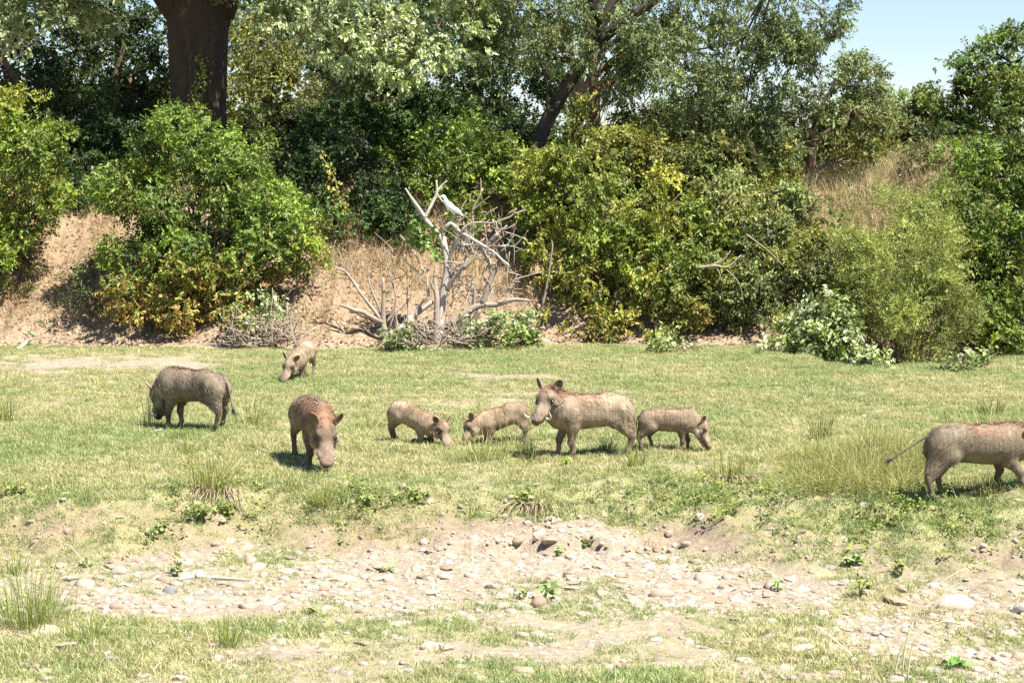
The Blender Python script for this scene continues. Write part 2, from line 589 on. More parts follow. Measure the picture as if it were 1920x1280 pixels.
def to_blobs(spec):
    """(px, py, half width px, half height px, distance[, half depth m]) -> world ellipsoids"""
    out = []
    for s in spec:
        px, py, rx, ry, Y = s[:5]
        while Y > 27:                                   # stay on top of the bank's slope
            p = at(px, py, Y)
            if p[2] > H(p[0], p[1] - 0.2) + 0.35 * ry * Y / FPX: break
            Y -= 0.12
        k = Y / FPX
        dep = s[5] if len(s) > 5 else 0.5 * (rx + ry) * k * 0.8
        out.append((at(px, py, Y), np.array([rx * k, dep, ry * k])))
    return out

def crown_leaves(rng, blobs, n, L, asp, pal, droop=0.25, sub=(0.2, 0.42), per=10, twig=(0.10, 0.26), cover=1.25, flat=0.5, low_pal=None, low_z=None, hang=0.0, holes=True):
    area = np.array([b[1][0] * b[1][2] + 0.5 * b[1][1] * b[1][2] for b in blobs])
    cc, cr, cd, cf = [], [], [], []
    for (c, r), a in zip(blobs, area):
        ms = 0.5 * (sub[0] + sub[1])
        k = max(5, int(cover * a * math.pi / (math.pi * ms * ms)))
        u = unit(rng.normal(size=(k, 3)))
        f = 0.42 + 0.6 * rng.random(k) ** 0.6
        cc.append(c + u * f[:, None] * r)
        cf.append(f)
        rr = rng.uniform(sub[0], sub[1], k)
        cr.append(np.minimum(rr, 0.7 * r.min() + 0.05))
        cd.append(u)
        k2 = max(4, k // 2)                              # loose shoots that break the outline
        u2 = unit(rng.normal(size=(k2, 3)) + np.array([0, -0.2, 0.35]))
        cc.append(c + u2 * rng.uniform(0.95, 1.32, k2)[:, None] * r)
        cr.append(rng.uniform(0.3, 0.6, k2) * sub[0])
        cd.append(u2)
        cf.append(np.zeros(k2))
    cc, cr, cd, cf = np.concatenate(cc), np.concatenate(cr), np.concatenate(cd), np.concatenate(cf)
    tone = rng.lognormal(-0.04, 0.38, len(cc)).clip(0.45, 1.4)           # random clump tones; the dark ones put shade contrast into the leaf colour
    w = cr ** 2 * rng.lognormal(0, 0.7, len(cc))
    ns = n // per
    ci = rng.choice(len(cc), ns, p=w / w.sum())
    u = unit(rng.normal(size=(ns, 3)) + cd[ci] * 0.5 + np.array([0, 0, 0.25]))
    o = cc[ci] + u * (cr[ci] * (0.35 + 0.65 * rng.random(ns) ** 0.5))[:, None] * np.array([1.1, 1.1, 0.85])
    ax = unit(u * 0.8 + rng.normal(size=(ns, 3)) * 0.55 + np.array([0, 0, -droop - hang]))
    tl = rng.uniform(twig[0], twig[1], ns)
    gz = height(o[:, 0], o[:, 1])
    hs = 1.0 if blobs[0][0][1] < 60 else 0.5
    hole = vnoise((o[:, 0] * 1.9 + o[:, 1] * 2.3) * hs + 40.5, (o[:, 2] * 1.9 - o[:, 1] * 1.3) * hs + 40.5) < (-0.13 if holes is True else -holes)
    ok = (o[:, 2] > gz + 0.03) & ~(hole & (cf[ci] > 0.66) & bool(holes))
    o, ax, tl, u, ci = o[ok], ax[ok], tl[ok], u[ok], ci[ok]
    ns = len(o)
    j = np.tile(np.arange(per), ns)
    s = np.repeat(np.arange(ns), per)
    side = unit(np.cross(ax, unit(rng.normal(size=(ns, 3)))))
    sg = np.where(j % 2 == 0, 1.0, -1.0)[:, None]
    P = o[s] + ax[s] * (tl[s] * (j + 0.6) / per)[:, None]
    D = unit(ax[s] * 0.55 + side[s] * sg * 0.9 + rng.normal(size=(len(s), 3)) * 0.25 + np.array([0, 0, -droop * 0.8 - hang]))
    Nn = unit(np.array([0, 0, flat]) + u[s] * 0.45 + rng.normal(size=(len(s), 3)) * 0.45)
    LL = L * rng.uniform(0.65, 1.25, len(s))
    v, f = leaf_arrays(P, D, Nn, LL, LL * asp * rng.uniform(0.8, 1.2, len(s)))
    base = pick_palette(rng, pal, len(cc))
    mine = pick_palette(rng, pal, len(s))
    col = 0.55 * base[ci[s]] + 0.45 * mine
    if low_pal is not None:
        z = P[:, 2] + rng.normal(size=len(s)) * 0.25
        k = (1 - smooth(z, low_z[0], low_z[1]))
        k = (rng.random(len(s)) < k)
        col[k] = pick_palette(rng, low_pal, int(k.sum()))
    col = col * (tone[ci[s]] * rng.uniform(0.7, 1.35, len(s)))[:, None]
    return v, f, np.repeat(col, 4, 0), cc[cf > 0], cr[cf > 0]

def stems(rng, base, targets, r0, mat, name, parent, ofs, seg=5, sag=0.04, r1=0.006):
    mb = MB()
    for tg in targets:
        a = np.asarray(base) + rng.normal(size=3) * np.array([0.12, 0.12, 0.0])
        m = a * 0.45 + tg * 0.55 + rng.normal(size=3) * 0.08 + np.array([0, 0, sag * np.linalg.norm(tg - a)])
        m[:2] = a[:2] * 0.6 + tg[:2] * 0.4 + rng.normal(size=2) * 0.08
        tube(mb, [a, m, tg], [r0 * rng.uniform(0.6, 1.1), r0 * 0.6, r1], seg, 7)
    o = link(name, mb.mesh(name, mat, True, ofs), parent)
    o['kind'] = 'stuff'
    return o

G_DARK = [((0.026, 0.052, 0.014), 3), ((0.042, 0.076, 0.018), 3), ((0.075, 0.105, 0.026), 1)]  # deep greens that carry the shade of the back foliage in their colour
G_MID = [((0.085, 0.145, 0.030), 3), ((0.13, 0.19, 0.036), 3), ((0.19, 0.23, 0.045), 1)]
G_BRIGHT = [((0.16, 0.24, 0.035), 3), ((0.23, 0.28, 0.04), 3), ((0.11, 0.17, 0.035), 2)]
G_YELLOW = [((0.25, 0.26, 0.045), 3), ((0.33, 0.30, 0.055), 2), ((0.14, 0.18, 0.035), 3)]
G_AUTUMN = [((0.30, 0.25, 0.055), 4), ((0.38, 0.26, 0.08), 2), ((0.30, 0.14, 0.075), 1), ((0.16, 0.18, 0.04), 3)]
G_OLIVE = [((0.13, 0.155, 0.05), 3), ((0.19, 0.20, 0.07), 3), ((0.25, 0.24, 0.10), 1)]
G_GREY = [((0.12, 0.165, 0.055), 3), ((0.19, 0.23, 0.085), 3), ((0.29, 0.31, 0.16), 1)]
G_PALE = [((0.19, 0.25, 0.09), 4), ((0.29, 0.34, 0.15), 3), ((0.43, 0.46, 0.29), 2)]
G_FEATHER = [((0.25, 0.29, 0.075), 3), ((0.33, 0.36, 0.11), 3), ((0.18, 0.23, 0.06), 2)]
G_WHITE = [((0.36, 0.40, 0.22), 2), ((0.44, 0.45, 0.32), 2), ((0.19, 0.26, 0.06), 5)]
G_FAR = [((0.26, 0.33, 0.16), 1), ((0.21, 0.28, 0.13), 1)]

_seed = [100]
def plant(name, label, cat, spec, base_px, n, L, asp, pal, mat=None, group=None, r0=0.03, nst=18, stem_mat=None, base=None, stem_name='stems', **kw):
    _seed[0] += 1
    rng = np.random.default_rng(_seed[0])
    blobs = to_blobs(spec)
    if base is None:
        base = ground(*base_px) if len(base_px) == 2 else None
        if base is None:
            p = at(*base_px)
            base = np.array([p[0], p[1], H(p[0], p[1])])
    root = thing(name, label, cat, tuple(base), 0, group)
    v, f, c, cc, cr = crown_leaves(rng, blobs, n, L, asp, pal, **kw)
    link('foliage', new_mesh('foliage', v - base, f, mat or LEAF, False, c), root)['kind'] = 'stuff'
    if nst:
        near = cc[rng.permutation(len(cc))[:nst]]
        k3 = nst // 3
        mid = np.mean([b[0] for b in blobs], 0)
        near[:k3] = mid + (near[:k3] - mid) * rng.uniform(1.1, 1.4, (k3, 1))      # bare twigs that poke out
        stems(rng, base, near, r0, stem_mat or TWIG, stem_name, root, base)
    return root, base, cc

def tree(label, trunk_pts, radii, mat, limbs, spec, n, L, asp, pal, group='trees on the bank', seg=20, ridge=0.05, leafmat=None, twigs=20, **kw):
    """trunk_pts: world points (base first); limbs: list of (pts, radii)"""
    _seed[0] += 1
    rng = np.random.default_rng(_seed[0])
    base = np.array([trunk_pts[0][0], trunk_pts[0][1], H(trunk_pts[0][0], trunk_pts[0][1])])
    root = thing('tree', label, 'tree', tuple(base), 0, group)
    mb = MB()
    tube(mb, trunk_pts, radii, seg, len(trunk_pts) * 9, rng, 0.012, ridge)
    link('trunk', mb.mesh('trunk', mat, True, base), root)
    for pts, rad in limbs:
        mb = MB()
        tube(mb, pts, rad, 10, None, rng, 0.03, ridge * 0.6)
        link('limb', mb.mesh('limb', mat, True, base), root)
    if n:
        blobs = to_blobs(spec)
        v, f, c, cc, cr = crown_leaves(rng, blobs, n, L, asp, pal, **kw)
        link('crown', new_mesh('crown', v - base, f, leafmat or LEAF, False, c), root)['kind'] = 'stuff'
        if twigs:
            ends = [np.asarray(pts[-1]) for pts, _ in limbs] + [np.asarray(trunk_pts[-1])]
            mb = MB()
            for tg in cc[rng.permutation(len(cc))[:twigs]]:
                a = min(ends, key=lambda e: np.linalg.norm(e - tg))
                m = 0.5 * (a + tg) + rng.normal(size=3) * 0.08
                tube(mb, [a, m, tg], [0.028, 0.016, 0.006], 5, 8)
            link('twigs', mb.mesh('twigs', mat, True, base), root)['kind'] = 'stuff'
    return root, base

def gpx(px, Y, dz=0.0):
    p = at(px, 640, Y)
    return np.array([p[0], Y, H(p[0], Y) + dz])

# ------------------------------------------------------------------ trees
# the thick dark trunk whose crown hangs over the left half
tree('thick dark trunk rising behind the rounded bush, pale leaves hanging from its overhead crown',
     [gpx(372, 37.5, -0.2), at(374, 200, 37.5), at(372, 60, 37.5), at(380, -30, 37.5), at(385, -130, 37.4)], [0.62, 0.50, 0.56, 0.66, 0.5], BARK_DARK,
     [([at(350, 30, 37.5), at(300, -30, 37.2), at(225, -150, 36.8), at(120, -280, 36.3)], [0.36, 0.26, 0.17, 0.06]),
      ([at(405, 20, 37.5), at(450, -60, 37.4), at(560, -180, 37), at(760, -330, 36.6)], [0.38, 0.3, 0.2, 0.06]),
      ([at(385, -60, 37.4), at(380, -200, 37.2), at(420, -380, 37)], [0.4, 0.28, 0.08])],
     [(500, -75, 120, 55, 36.3, .7), (460, -150, 150, 80, 36.0, .8), (330, -240, 170, 100, 39.6, 1.8), (470, -310, 140, 100, 39.8, 1.8), (170, -190, 150, 90, 39.4, 1.5), (20, -160, 120, 80, 39.4, 1.5), (60, -60, 190, 120, 36.4, 1.0), (60, 35, 110, 45, 36.2, 0.6), (300, -190, 300, 110, 37, 1.4),  # some high unseen lobes are added to shade the trunk and left trees
      (690, 45, 110, 75, 35.0, 0.7), (790, 115, 80, 65, 34.8, 0.6), (640, 95, 80, 60, 35.0, 0.6), (560, 10, 60, 50, 35.4, .5), (840, 60, 60, 60, 35, .5), (760, -30, 140, 50, 35.2, .7), (430, -260, 260, 110, 37, 1.4)],
     112000, 0.10, 0.55, G_PALE, droop=0.45, sub=(0.25, 0.45), seg=64, ridge=0.055, leafmat=LEAF_PALE, cover=1.15)

# the leaning tree
tree('leaning dark trunk with a tall grey green crown reaching over the right bushes',
     [gpx(985, 36.3, -0.2), at(1012, 260, 36.3), at(1060, 165, 36.2), at(1108, 92, 36.1), at(1140, 20, 36), at(1190, -70, 36)], [0.16, 0.135, 0.125, 0.12, 0.09, 0.05], BARK_LEAN,
     [([at(1062, 165, 36.2), at(1085, 120, 36.3), at(1030, 105, 36.5), at(985, 60, 36.7)], [0.06, 0.055, 0.045, 0.02]),
      ([at(1110, 90, 36.1), at(1200, 20, 35.8), at(1330, -50, 35.6), at(1460, -60, 35.5)], [0.10, 0.08, 0.05, 0.02]),
      ([at(1065, 160, 36.2), at(1030, 210, 36), at(1020, 130, 36.2), at(960, 20, 36.2)], [0.05, 0.04, 0.035, 0.015]),
      ([at(1130, 40, 36), at(1080, -40, 36), at(990, -110, 36)], [0.12, 0.08, 0.03])],
     [(1010, -20, 140, 90, 36.3, 1.0), (960, 75, 90, 70, 36.5, 0.6), (1030, 60, 70, 60, 35.6, .5), (1170, 110, 60, 60, 35.5, .5), (1190, 40, 80, 50, 35.4, .6), (1290, 250, 90, 60, 35.4, .6), (1390, 220, 80, 60, 35.2, .6), (900, -50, 130, 70, 35.7, 0.9), (1200, -40, 160, 60, 35.9, .8), (1250, 100, 85, 75, 35.4, 0.7), (1370, 20, 130, 70, 35.5, .8),
      (1400, 130, 110, 90, 35.3, 0.8), (1500, 20, 75, 75, 35.4, 0.7), (1485, 120, 60, 90, 35.3, 0.6), (1440, 225, 60, 60, 35.2, .5), (1545, 15, 40, 65, 35.4, .4), (1110, 140, 40, 50, 35.6, .4), (1310, 190, 70, 70, 35.3, .5), (880, 20, 70, 80, 36.6, .6)],
     78000, 0.075, 0.42, G_GREY, droop=0.5, sub=(0.16, 0.36), hang=0.15, cover=1.5)

# the small tree on the right hill
tree('small grey green tree with a bare brown trunk standing in dry grass',
     [gpx(1517, 36.0, -0.15), at(1520, 310, 36), at(1524, 262, 36), at(1530, 230, 36)], [0.10, 0.085, 0.08, 0.06], BARK_BROWN,
     [([at(1523, 270, 36), at(1555, 245, 35.9), at(1600, 205, 35.8)], [0.06, 0.045, 0.015]), ([at(1522, 275, 36), at(1490, 240, 36.1), at(1460, 210, 36)], [0.055, 0.04, 0.015]), ([at(1528, 240, 36), at(1545, 190, 36), at(1570, 150, 36)], [0.05, 0.035, 0.015])],
     [(1540, 195, 75, 60, 36.0, 0.7), (1600, 170, 60, 50, 36.1, 0.5), (1630, 145, 32, 30, 36.1, 0.3), (1490, 215, 55, 50, 35.9, 0.5), (1580, 235, 70, 40, 35.8, 0.5), (1640, 215, 45, 45, 36.2, 0.5)],
     15000, 0.075, 0.45, G_GREY[:2] + G_OLIVE[:2], droop=0.3, sub=(0.15, 0.3), seg=14)

# the broad dark tree at the right edge
tree('broad deep green tree at the right edge of the bank with a dark hollow side',
     [gpx(1900, 38.5, -0.2), at(1900, 300, 38.5), at(1895, 200, 38.5), at(1900, 120, 38.5)], [0.25, 0.2, 0.17, 0.1], BARK_DARK,
     [([at(1897, 240, 38.5), at(1830, 190, 38.2), at(1790, 150, 38)], [0.12, 0.09, 0.03]), ([at(1897, 220, 38.5), at(1960, 160, 38.3), at(2010, 110, 38)], [0.12, 0.09, 0.03])],
     [(1850, 180, 90, 85, 38.0, 0.9), (1800, 230, 70, 60, 37.8, 0.7), (1890, 110, 60, 50, 38.2, 0.7), (1970, 140, 100, 90, 38.3, 1.0), (1930, 230, 100, 70, 38.8, 0.8), (1880, 290, 110, 50, 38.2, .7), (1790, 270, 60, 40, 38, .5), (1775, 175, 40, 30, 38, .4), (1830, 115, 40, 32, 38.4, .4), (2040, 220, 110, 110, 38.5, 1.0)],
     42000, 0.085, 0.5, G_MID, droop=0.25, sub=(0.18, 0.36))

# faint tree far off on the right
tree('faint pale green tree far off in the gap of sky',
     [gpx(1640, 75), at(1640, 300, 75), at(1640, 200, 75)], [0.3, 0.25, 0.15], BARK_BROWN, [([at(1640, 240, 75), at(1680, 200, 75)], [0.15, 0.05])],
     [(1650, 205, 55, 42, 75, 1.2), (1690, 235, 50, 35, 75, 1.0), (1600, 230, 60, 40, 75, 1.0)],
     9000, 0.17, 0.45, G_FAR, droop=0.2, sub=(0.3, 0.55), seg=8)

# trees that fill the depth behind
def back_tree(label, px, Y, spec, n, L, pal, lean=0, mat=BARK_BROWN, r=0.16, asp=0.5, **kw):
    top = min(spec, key=lambda s: s[1])
    b = gpx(px, Y, -0.2)
    m = at(px + lean * 0.5, 0.5 * (300 + top[1]), Y)
    e = at(top[0], top[1], Y)
    limbs = []
    for s in spec[:4]:
        tg = at(s[0], s[1], s[4])
        limbs.append(([b * 0.3 + m * 0.7, (m + tg) / 2, tg], [r * 0.5, r * 0.35, 0.02]))
    tree(label, [b, 0.5 * (b + m), m, e], [r, r * 0.85, r * 0.7, 0.03], mat, limbs, spec, n, L, asp, pal, seg=10, holes=False, **kw)

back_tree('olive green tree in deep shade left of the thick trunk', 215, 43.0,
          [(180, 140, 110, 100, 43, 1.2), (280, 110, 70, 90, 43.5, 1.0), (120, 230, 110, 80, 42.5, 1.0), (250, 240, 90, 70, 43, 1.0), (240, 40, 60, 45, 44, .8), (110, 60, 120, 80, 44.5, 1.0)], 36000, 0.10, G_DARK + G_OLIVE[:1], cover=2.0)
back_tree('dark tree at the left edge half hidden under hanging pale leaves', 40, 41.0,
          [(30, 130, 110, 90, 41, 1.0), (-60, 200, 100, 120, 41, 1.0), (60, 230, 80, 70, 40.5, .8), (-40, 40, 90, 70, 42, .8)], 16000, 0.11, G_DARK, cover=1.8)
back_tree('yellowish olive tree right of the thick trunk', 500, 43.5,
          [(470, 160, 75, 85, 43, 1.0), (560, 190, 80, 80, 43.4, 1.0), (510, 90, 50, 55, 44, .8), (620, 215, 80, 70, 43, 1.0), (440, 90, 28, 80, 44.5, .6)], 22000, 0.09, G_OLIVE[:2] + G_YELLOW[:1], cover=1.7)
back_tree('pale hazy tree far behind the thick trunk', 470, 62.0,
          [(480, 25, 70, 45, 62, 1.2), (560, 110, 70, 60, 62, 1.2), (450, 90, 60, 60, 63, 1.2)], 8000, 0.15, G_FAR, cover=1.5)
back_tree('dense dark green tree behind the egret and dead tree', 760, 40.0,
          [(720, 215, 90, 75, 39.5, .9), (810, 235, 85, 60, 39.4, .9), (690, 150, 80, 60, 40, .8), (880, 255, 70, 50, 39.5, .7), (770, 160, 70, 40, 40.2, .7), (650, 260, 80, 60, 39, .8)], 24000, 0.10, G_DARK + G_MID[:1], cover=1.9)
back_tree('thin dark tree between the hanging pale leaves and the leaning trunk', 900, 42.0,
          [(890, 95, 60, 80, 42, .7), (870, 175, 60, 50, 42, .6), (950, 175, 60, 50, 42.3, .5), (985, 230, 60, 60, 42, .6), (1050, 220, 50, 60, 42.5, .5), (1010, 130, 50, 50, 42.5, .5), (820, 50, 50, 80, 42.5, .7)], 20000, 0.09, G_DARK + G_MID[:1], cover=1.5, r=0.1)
back_tree('tall olive tree filling the bank right of the leaning trunk', 1240, 40.0,
          [(1200, 265, 80, 55, 39.5, .8), (1300, 265, 90, 70, 39, .8), (1390, 270, 80, 70, 39, .8), (1350, 190, 80, 60, 39.5, .8), (1110, 280, 60, 50, 39.5, .6)], 20000, 0.09, G_OLIVE + G_MID[:1], cover=1.6, r=0.13)
back_tree('dull green tree behind the dry grass hill', 1690, 42.0,
          [(1660, 270, 60, 45, 42, .7), (1710, 260, 60, 50, 42.3, .7), (1600, 275, 60, 45, 41.6, .7), (1745, 225, 40, 40, 42, .5), (1560, 285, 70, 40, 41.5, .6), (1490, 280, 50, 40, 41.5, .6)], 18000, 0.10, G_OLIVE, cover=1.7, r=0.1)
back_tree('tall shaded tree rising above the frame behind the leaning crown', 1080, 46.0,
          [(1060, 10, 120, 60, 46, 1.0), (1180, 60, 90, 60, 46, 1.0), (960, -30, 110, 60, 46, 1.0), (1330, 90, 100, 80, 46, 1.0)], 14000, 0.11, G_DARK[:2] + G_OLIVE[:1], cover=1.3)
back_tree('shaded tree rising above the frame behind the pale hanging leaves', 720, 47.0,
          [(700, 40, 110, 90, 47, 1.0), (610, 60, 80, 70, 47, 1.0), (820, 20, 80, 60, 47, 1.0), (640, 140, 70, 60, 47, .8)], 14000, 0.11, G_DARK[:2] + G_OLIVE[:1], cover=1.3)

def far_wood():
    rng = np.random.default_rng(700)
    spec = [(x, 255 + 12 * math.sin(x * .03), 95, 62, 64 + 6 * math.sin(x), 2.0) for x in range(-80, 860, 85)] + [(x, 290, 80, 32, 66, 2.0) for x in range(880, 1620, 80)]
    v, f, c, _, _ = crown_leaves(rng, to_blobs(spec), 42000, 0.26, 0.5, G_DARK + G_OLIVE[:1], sub=(0.4, 0.9), cover=1.6, holes=False)
    tag(link('woodland', new_mesh('woodland', v, f, LEAF, False, c)), 'dark far woodland seen low between the trees', None, None, 'stuff')
far_wood()

# second trunk beside the leaning tree, wrapped in creeper
tree('upright thin trunk wrapped in yellow creeper beside the leaning trunk',
     [gpx(1118, 37.5, -0.2), at(1116, 240, 37.5), at(1113, 150, 37.5), at(1108, 60, 37.5)], [0.12, 0.11, 0.10, 0.07], BARK_BROWN, [([at(1113, 150, 37.5), at(1150, 110, 37.4), at(1180, 90, 37.4)], [0.05, 0.035, 0.012])],
     [(1105, 235, 35, 55, 37.2, .3), (1085, 285, 45, 45, 37, .4), (1165, 150, 30, 30, 37.3, .3)], 4500, 0.075, 0.5, G_YELLOW, droop=0.4, sub=(0.1, 0.22), seg=10, twigs=6)

# dry hanging vines right of it
def vines():
    rng = np.random.default_rng(5)
    base = gpx(1180, 36.9)
    root = thing('hanging_vine', 'tangle of dry leafless vines hanging beside the creeper trunk', 'vine', tuple(base))
    for k in range(26):
        mb = MB()
        x = rng.uniform(1130, 1235)
        y0 = rng.uniform(70, 140)
        y1 = y0 + rng.uniform(60, 150)
        Y = 36.9 + rng.normal() * 0.25
        tube(mb, [at(x, y0, Y), at(x + rng.normal() * 12, (y0 * 2 + y1) / 3, Y + rng.normal() * .1), at(x + rng.normal() * 16, (y0 + 2 * y1) / 3, Y), at(x + rng.normal() * 22, y1, Y)], [0.014, 0.012, 0.008, 0.004], 4, 12)
        link('vine_stem', mb.mesh('vine_stem', TWIG, True, base), root)
vines()

# ------------------------------------------------------------------ bushes on the bank
plant('bush', 'yellow green bush cut off by the left edge of the photo', 'bush',
      [(20, 330, 90, 110, 33, .9), (-40, 430, 110, 110, 32.8, .9), (55, 400, 60, 70, 32.7, .6), (20, 230, 70, 60, 33.4, .7), (85, 305, 30, 40, 32.8, .4), (90, 260, 28, 22, 32.8, .3), (0, 480, 50, 40, 32.6, .4), (-120, 340, 80, 110, 33.2, .8), (-110, 460, 70, 80, 32.6, .7)],
      (0, 33.2, 33.2), 38000, 0.08, 0.5, G_BRIGHT + G_YELLOW[:1], base=gpx(-5, 33.4), droop=0.25, sub=(0.15, 0.32))
plant('bush', 'large rounded bush below the thick trunk with browning lower leaves', 'bush',
      [(375, 330, 115, 110, 32.6, 1.0), (390, 252, 62, 45, 32.9, .6), (300, 370, 90, 80, 32.5, .8), (465, 345, 68, 92, 32.6, .8), (250, 350, 55, 50, 32.4, .5), (370, 470, 130, 90, 32.2, .9), (320, 560, 95, 65, 31.7, .7), (460, 490, 80, 75, 32.1, .7), (400, 560, 90, 60, 31.8, .6), (538, 430, 30, 55, 32.2, .4), (520, 375, 28, 40, 32.4, .3), (260, 560, 45, 50, 31.6, .4), (235, 470, 30, 25, 32, .3)],
      (380, 32.6, 32.6), 62000, 0.078, 0.5, G_MID + G_BRIGHT, base=gpx(375, 32.5), droop=0.3, sub=(0.14, 0.32), low_pal=G_AUTUMN, low_z=(0.6, 1.6), nst=40, holes=0.24)
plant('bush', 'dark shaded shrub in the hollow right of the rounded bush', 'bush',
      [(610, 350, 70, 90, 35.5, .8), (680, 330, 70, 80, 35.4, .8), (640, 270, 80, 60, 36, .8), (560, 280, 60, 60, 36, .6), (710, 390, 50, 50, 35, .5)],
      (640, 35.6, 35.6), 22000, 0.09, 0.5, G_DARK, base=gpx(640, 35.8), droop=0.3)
plant('bush', 'bright green bush glowing in sun directly behind the dead tree', 'bush',
      [(800, 330, 75, 65, 35.2, .7), (880, 340, 80, 70, 35.0, .7), (945, 390, 50, 55, 34.8, .5), (840, 280, 70, 50, 35.6, .6), (900, 420, 55, 40, 34.7, .4), (930, 320, 50, 50, 35.2, .5), (760, 370, 45, 45, 35.2, .4), (985, 340, 35, 60, 35, .4)],
      (860, 35.2, 35.2), 34000, 0.085, 0.5, G_BRIGHT, base=gpx(860, 35.3), droop=0.3, sub=(0.14, 0.3))
plant('bush', 'shaded green shrub low behind the dead tree trunk', 'bush',
      [(740, 430, 45, 40, 35.3, .5), (690, 420, 60, 50, 35.5, .5), (600, 420, 50, 45, 35.6, .4)],
      (720, 35.3, 35.3), 9000, 0.085, 0.5, G_DARK + G_MID[:1], base=gpx(700, 35.5), droop=0.3, nst=8)
plant('bush', 'tall yellowing thicket directly right of the dead tree', 'bush',
      [(1150, 420, 100, 80, 32.9, .8), (1220, 390, 90, 60, 33.1, .7), (1060, 420, 70, 80, 33.2, .7), (1130, 520, 110, 80, 32.4, .8), (1250, 490, 90, 90, 32.5, .8), (1150, 600, 110, 55, 31.9, .6), (1280, 580, 70, 65, 32, .6), (1030, 500, 40, 60, 32.8, .4), (1200, 450, 110, 60, 32.7, .6), (1060, 560, 40, 60, 32.3, .4), (1320, 480, 55, 80, 32.7, .6), (1020, 350, 50, 80, 33.6, .5), (1090, 330, 60, 50, 33.6, .5), (1340, 560, 40, 70, 32.2, .4)],
      (1160, 32.8, 32.8), 70000, 0.082, 0.5, G_YELLOW + G_BRIGHT, base=gpx(1165, 32.8), droop=0.55, sub=(0.14, 0.3), low_pal=G_AUTUMN[:2] + G_YELLOW, low_z=(0.0, 1.5), nst=34)
plant('bush', 'dark olive bush above the yellowing thicket under the leaning trunk', 'bush',
      [(1060, 340, 75, 60, 34.6, .7), (1160, 320, 80, 55, 34.8, .7), (1260, 320, 85, 60, 34.8, .8), (1350, 330, 80, 65, 34.8, .8), (1420, 300, 60, 60, 35, .6), (1010, 400, 40, 60, 34.3, .4), (1220, 255, 70, 50, 35.4, .6)],
      (1200, 34.9, 34.9), 50000, 0.082, 0.5, G_OLIVE + G_MID[:1] + G_YELLOW[:2], base=gpx(1200, 35.0), droop=0.4, sub=(0.15, 0.32), nst=26)
plant('bush', 'olive bush with bare grey twigs poking out in the middle of the right bank', 'bush',
      [(1390, 440, 80, 55, 33, .7), (1480, 470, 75, 60, 32.7, .7), (1400, 540, 85, 65, 32.3, .7), (1490, 560, 70, 55, 32, .6), (1350, 590, 60, 60, 32, .5), (1440, 400, 70, 40, 33.5, .5), (1540, 520, 50, 60, 32.2, .5), (1420, 610, 60, 40, 31.7, .4), (1580, 560, 50, 60, 31.9, .4), (1520, 420, 50, 40, 33, .5), (1340, 400, 60, 50, 33.4, .5)],
      (1430, 32.8, 32.8), 54000, 0.078, 0.5, G_OLIVE + G_YELLOW[:1] + G_PALE[:1], base=gpx(1430, 32.8), droop=0.45, sub=(0.14, 0.3), nst=40, r0=0.022)
plant('bush', 'feathery light green bush with fine soft leaves right of the pale leaved shrub', 'bush',
      [(1690, 500, 95, 90, 31.4, .8), (1650, 440, 65, 60, 31.8, .6), (1790, 620, 40, 50, 31, .4), (1740, 460, 60, 60, 31.8, .6), (1710, 590, 80, 70, 31, .7), (1640, 560, 60, 60, 31.2, .5), (1770, 550, 45, 70, 31.3, .5), (1720, 625, 70, 35, 30.8, .4), (1690, 410, 55, 35, 32.2, .4), (1620, 500, 45, 50, 31.6, .4), (1740, 395, 50, 40, 32.2, .4)],
      (1700, 31, 31), 60000, 0.062, 0.24, G_FEATHER, base=gpx(1700, 31.2), droop=0.0, sub=(0.13, 0.28), per=14, twig=(0.18, 0.34), nst=30, r0=0.018)
plant('bush', 'green leafy bush at the right edge below the broad tree', 'bush',
      [(1850, 360, 80, 60, 33.6, .8), (1900, 430, 70, 70, 33, .8), (1840, 450, 60, 60, 32.8, .6), (1860, 560, 60, 80, 32, .7), (1930, 540, 70, 90, 32, .7), (1800, 370, 45, 40, 33.4, .4), (1900, 610, 70, 60, 31.4, .5), (1790, 330, 50, 45, 34, .5), (1900, 310, 70, 45, 34.4, .6), (1825, 610, 45, 45, 31.4, .4), (1960, 380, 70, 80, 33.4, .7), (2060, 350, 100, 110, 33.8, .9), (2050, 560, 80, 110, 32.3, .7)],
      (1870, 32.5, 32.5), 66000, 0.078, 0.5, G_BRIGHT + G_MID, base=gpx(1875, 32.4), droop=0.3, sub=(0.14, 0.3), nst=26)
plant('bush', 'dull green bush where the dry grass hill meets the broad tree', 'bush',
      [(1760, 290, 60, 40, 37, .5), (1810, 310, 50, 40, 36.5, .5), (1720, 310, 35, 25, 37, .4), (1870, 300, 60, 50, 36.6, .5)],
      (1770, 37, 37), 11000, 0.085, 0.5, G_OLIVE + G_MID[:1], base=gpx(1780, 37), droop=0.3, nst=8)
plant('bush', 'yellow green low shrub beside the foot of the small grey green tree', 'bush',
      [(1450, 350, 55, 45, 35, .5), (1400, 370, 50, 40, 34.5, .5), (1600, 300, 45, 30, 37.6, .4), (1650, 300, 50, 35, 37.6, .4), (1465, 300, 30, 40, 35.6, .3)],
      (1460, 35.3, 35.3), 12000, 0.075, 0.5, G_YELLOW + G_OLIVE[:1], base=gpx(1460, 35.4), droop=0.3, nst=8)
